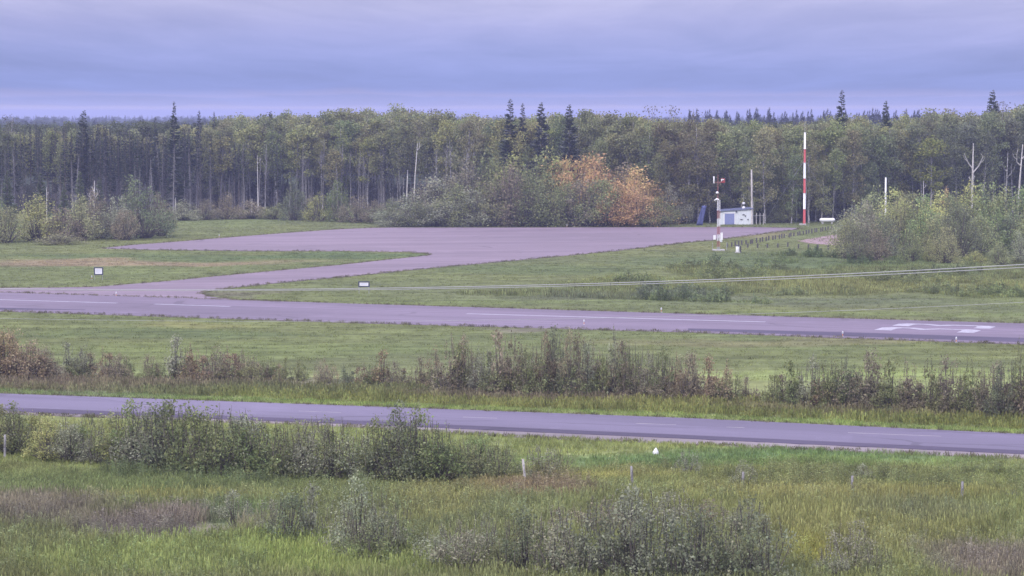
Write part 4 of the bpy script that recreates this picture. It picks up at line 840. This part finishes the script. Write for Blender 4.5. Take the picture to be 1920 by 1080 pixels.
# bollards
def bollard(p, h, label, group):
    o = empty('bollard', p, label, 'bollard', group, rnd.uniform(-.2, .2)); o.rotation_euler[0] = rnd.gauss(0, .04); o.rotation_euler[1] = rnd.gauss(0, .04); o.scale = (1, 1, h)
    link('post', BOL[0], o); link('top', BOL[1], o)
BOL = (MB().tube([(0, 0, -.05), (0, 0, .97)], .10, 8).mesh('post', POST, True), MB().lathe((0, 0, .965), [(.102, 0), (.08, .04), (.02, .05)], 8).mesh('top', POST))
A, B = gp(1366, 464), gp(1558, 431)
for i in range(34): bollard(A.lerp(B, i / 33) + Vector((rnd.uniform(-.15, .15), rnd.uniform(-.3, .3), 0)), rnd.uniform(.52, .66), 'dark timber bollard, %s from the mast in the long slanting row' % ordinal(i), 'bollards of the long row')
for i, (xx, yy) in enumerate(((1402, 464), (1420.5, 465), (1439, 464.6), (1458.5, 464.2), (1477, 463), (1497, 465.8), (1515.5, 466.4), (1533.5, 467), (1553, 468))): bollard(gp(xx, yy), rnd.uniform(.5, .6), 'dark timber bollard, %s from the rain gauge in the short row' % ordinal(i), 'bollards of the short row')
# airfield signs, seen from the back or blank
def field_sign(px0, px1, top, bot, base, label):
    p, s = unit_at((px0 + px1) / 2, base); o = empty('airfield_sign', p, label, 'sign'); w = (px1 - px0) * s; z0, z1 = (base - bot) * s, (base - top) * s
    fr = MB(); t_ = .11; fr.box((0, 0, z1 - t_ / 2), (w, .10, t_)); fr.box((0, 0, z0 + t_ / 2), (w, .10, t_)); fr.box((-w / 2 + t_ / 2, 0, (z0 + z1) / 2), (t_, .098, z1 - z0 - 2 * t_)); fr.box((w / 2 - t_ / 2, 0, (z0 + z1) / 2), (t_, .098, z1 - z0 - 2 * t_)); fr.build('frame', painted('navy_frame', (.045, .05, .10), .5), o)
    pn = MB().box((0, 0, (z0 + z1) / 2), (w - 2 * t_, .06, z1 - z0 - 2 * t_)).build('panel', painted('grey_panel', (.60, .61, .72), .5, .05), o)
    q = MB(); a_, b_ = (w - 2 * t_) / 2, (z1 - z0 - 2 * t_) / 2; zc = (z0 + z1) / 2; e_ = .07
    q.box((0, -.036, zc + b_ - e_ / 2), (2 * a_, .012, e_)); q.box((0, -.036, zc - b_ + e_ / 2), (2 * a_, .012, e_)); q.box((-a_ + e_ / 2, -.036, zc), (e_, .011, 2 * b_ - 2 * e_)); q.box((a_ - e_ / 2, -.036, zc), (e_, .011, 2 * b_ - 2 * e_)); q.build('panel_border', WHITE, pn)
    for xx in (-w / 2 + .06, w / 2 - .06): MB().tube([(xx, .0, -.05), (xx, .0, z0 + .01)], .030, 6).build('leg', GALV, o)
field_sign(176.5, 193.5, 501, 515.5, 525.5, 'square airfield sign with a dark frame on the left field'); field_sign(672, 693, 527.5, 538, 551, 'low wide airfield sign with dark frame between taxiway and runway')
# edge lights and markers
LAMP = painted('lamp_white', (.5, .5, .54), .3, .03); ORG = painted('orange_marker', (.60, .25, .12), .6)
def edge_light(px, py, label, h=.38, mat=None, r=.065):
    o = empty('edge_light', gp(px, py), label, 'light', 'runway and taxiway edge lights'); MB().lathe((0, 0, 0), [(.10, -.02), (.10, .05), (.05, .07)], 10).build('base', GALV, o); MB().tube([(0, 0, .05), (0, 0, h - .12)], .03, 6).build('stem', ORG, o); MB().lathe((0, 0, h - .14), [(r * .8, 0), (r, .03), (r, .14), (r * .4, .2)], 10).build('lens', mat or LAMP, o, True)
for px, py, lab in ((172, 524.5, 'white edge light at the foot of the left sign'), (218, 556, 'pale edge light where the taxiway meets the runway'), (411, 445.5, 'small white edge light on the far side of the apron'), (1063, 426.3, 'white edge light in front of the central thicket'), (1095, 609.5, 'edge light on the near side of the runway below the centre dash'), (1580, 631.5, 'edge light on the runway edge left of the painted number'), (1793, 642.5, 'edge light on the runway edge under the painted number'), (1240, 586, 'edge light on the far side of the runway')): edge_light(px, py, lab)
# fence posts along the ditch
for i, (px, base, top, lean, mt) in enumerate(((985, 903, 861, -.12, BARK_BONE), (1186, 915, 874, -.06, BARK_GREY), (1392, 928, 885, .03, BARK_GREY), (1597, 936, 892, .02, BARK_GREY), (1803, 948, 903, .03, BARK_GREY), (9, 862, 815, .02, BARK_GREY))):
    p = gp(px, base); h = zat(top, p.y); o = empty('fence_post', p, ['whitish leaning fence post, leftmost of the five in the ditch', 'grey leaning fence post, second of the five in the ditch', 'grey fence post, middle one of the five in the ditch', 'grey fence post, fourth of the five in the ditch', 'grey fence post, rightmost of the five in the ditch', 'grey fence post in the willows at the left edge'][i], 'post', 'fence posts along the ditch')
    MB().tube([(0, 0, -.1), (lean * .5, 0, h * .5), (lean, .02, h)], [.062, .058, .052], 8).build('shaft', mt, o, True)
    for zz in (.45, .75): MB().box((lean * zz / h, -.06, h * zz), (.03, .03, .05)).build('staple', GALV, o)
# litter
p = gp(1229, 856) + Vector((0, 0, .10)); o = empty('plastic_bag', p, 'crumpled white bag lying in the grass below the road', 'bag'); bm = bmesh.new(); bmesh.ops.create_icosphere(bm, subdivisions=2, radius=.215); g = random.Random(5)
for v in bm.verts:
    n = v.co.copy(); k = .75 + .35 * math.sin(n.x * 23 + n.z * 17) * math.sin(n.y * 19 + 1.3) * .5 + g.uniform(-.06, .06); v.co = Vector((n.x * 1.05 * k, n.y * .8 * k, max(0, (n.z + .15) * 1.05 * k)))
    v.co.x = v.co.x * (1 - max(0, v.co.z - .05) * 2.6) + v.co.z * .12; v.co.z *= 1.12
me = bpy.data.meshes.new('bag_skin'); bm.to_mesh(me); bm.free(); me.materials.append(WHITE); link('bag_skin', me, o)
# blue tarp against the trees
p, s = unit_at(1318, 422.5); o = empty('blue_tarp', p, 'narrow blue tarpaulin hung at the forest foot left of the shed', 'tarp'); V = []; F = []; g = random.Random(8)
for i in range(9):
    zz = 3.0 * i / 8
    for j in range(6):
        V.append((-.55 + .75 * i / 8 + (.95 - .25 * i / 8) * (j / 5 - .5), .12 * math.sin(j * 2.1 + i * .7) + g.uniform(-.03, .03), zz))
for i in range(8):
    for j in range(5): F.append((i * 6 + j, i * 6 + j + 1, i * 6 + 7 + j, i * 6 + 6 + j))
tp = MB().add(V, F).build('sheet', painted('blue_plastic', (.075, .092, .25), .7, .3, 1.5), o, True); sm = tp.modifiers.new('thickness', 'SOLIDIFY'); sm.thickness = .02
MB().tube([(-.55, .2, -.05), (.25, .2, 3.1)], .04, 6).build('support_pole', GALV, o)
# overhead cables crossing the view; they come nearer to the right
CABLE = painted('cable_sheath', (.34, .34, .36), .5, .05)
def cable(pix, label, r):
    """pix: (px, py) along the wire; the distance shrinks steadily from left to right"""
    P = []; xs = np.linspace(-500, 2500, 80); co = np.polyfit([q[0] for q in pix], [q[1] for q in pix], 2)
    for x in xs:
        Y = 112 - (x + 500) / 3000 * 58; P.append((xat(x, Y), Y, zat(np.polyval(co, x), Y)))
    o = MB().tube(P, r, 6).build('overhead_cable', CABLE, None, True); tag(o, label, 'cable', 'overhead cables')
cable([(360, 543), (700, 541), (1000, 534.5), (1280, 526), (1600, 513), (1920, 496)], 'upper cable of the close pair crossing the right field', .011)
cable([(360, 545), (700, 543), (1000, 538), (1280, 530), (1600, 517.5), (1920, 501.5)], 'lower cable of the close pair crossing the right field', .010)
cable([(0, 597), (300, 601), (600, 603), (1690, 577.5), (1920, 567)], 'single thin cable low across the runway', .005)

# ------------------------------------------------------------------ the air
hm_ = bpy.data.materials.new('haze'); hm_.use_nodes = True; t = hm_.node_tree; t.nodes.clear(); ou = t.nodes.new('ShaderNodeOutputMaterial'); vo = t.nodes.new('ShaderNodeVolumePrincipled')
vo.inputs['Color'].default_value = (.46, .50, .82, 1); vo.inputs['Density'].default_value = .00025; vo.inputs['Anisotropy'].default_value = .0; t.links.new(vo.outputs[0], ou.inputs['Volume'])
tag(MB().box((0, 6150, 14), (19000, 12700, 30)).build('haze', hm_), 'pale bluish haze in the air over the airfield', 'haze', kind='stuff')
print('aspens', n_as)
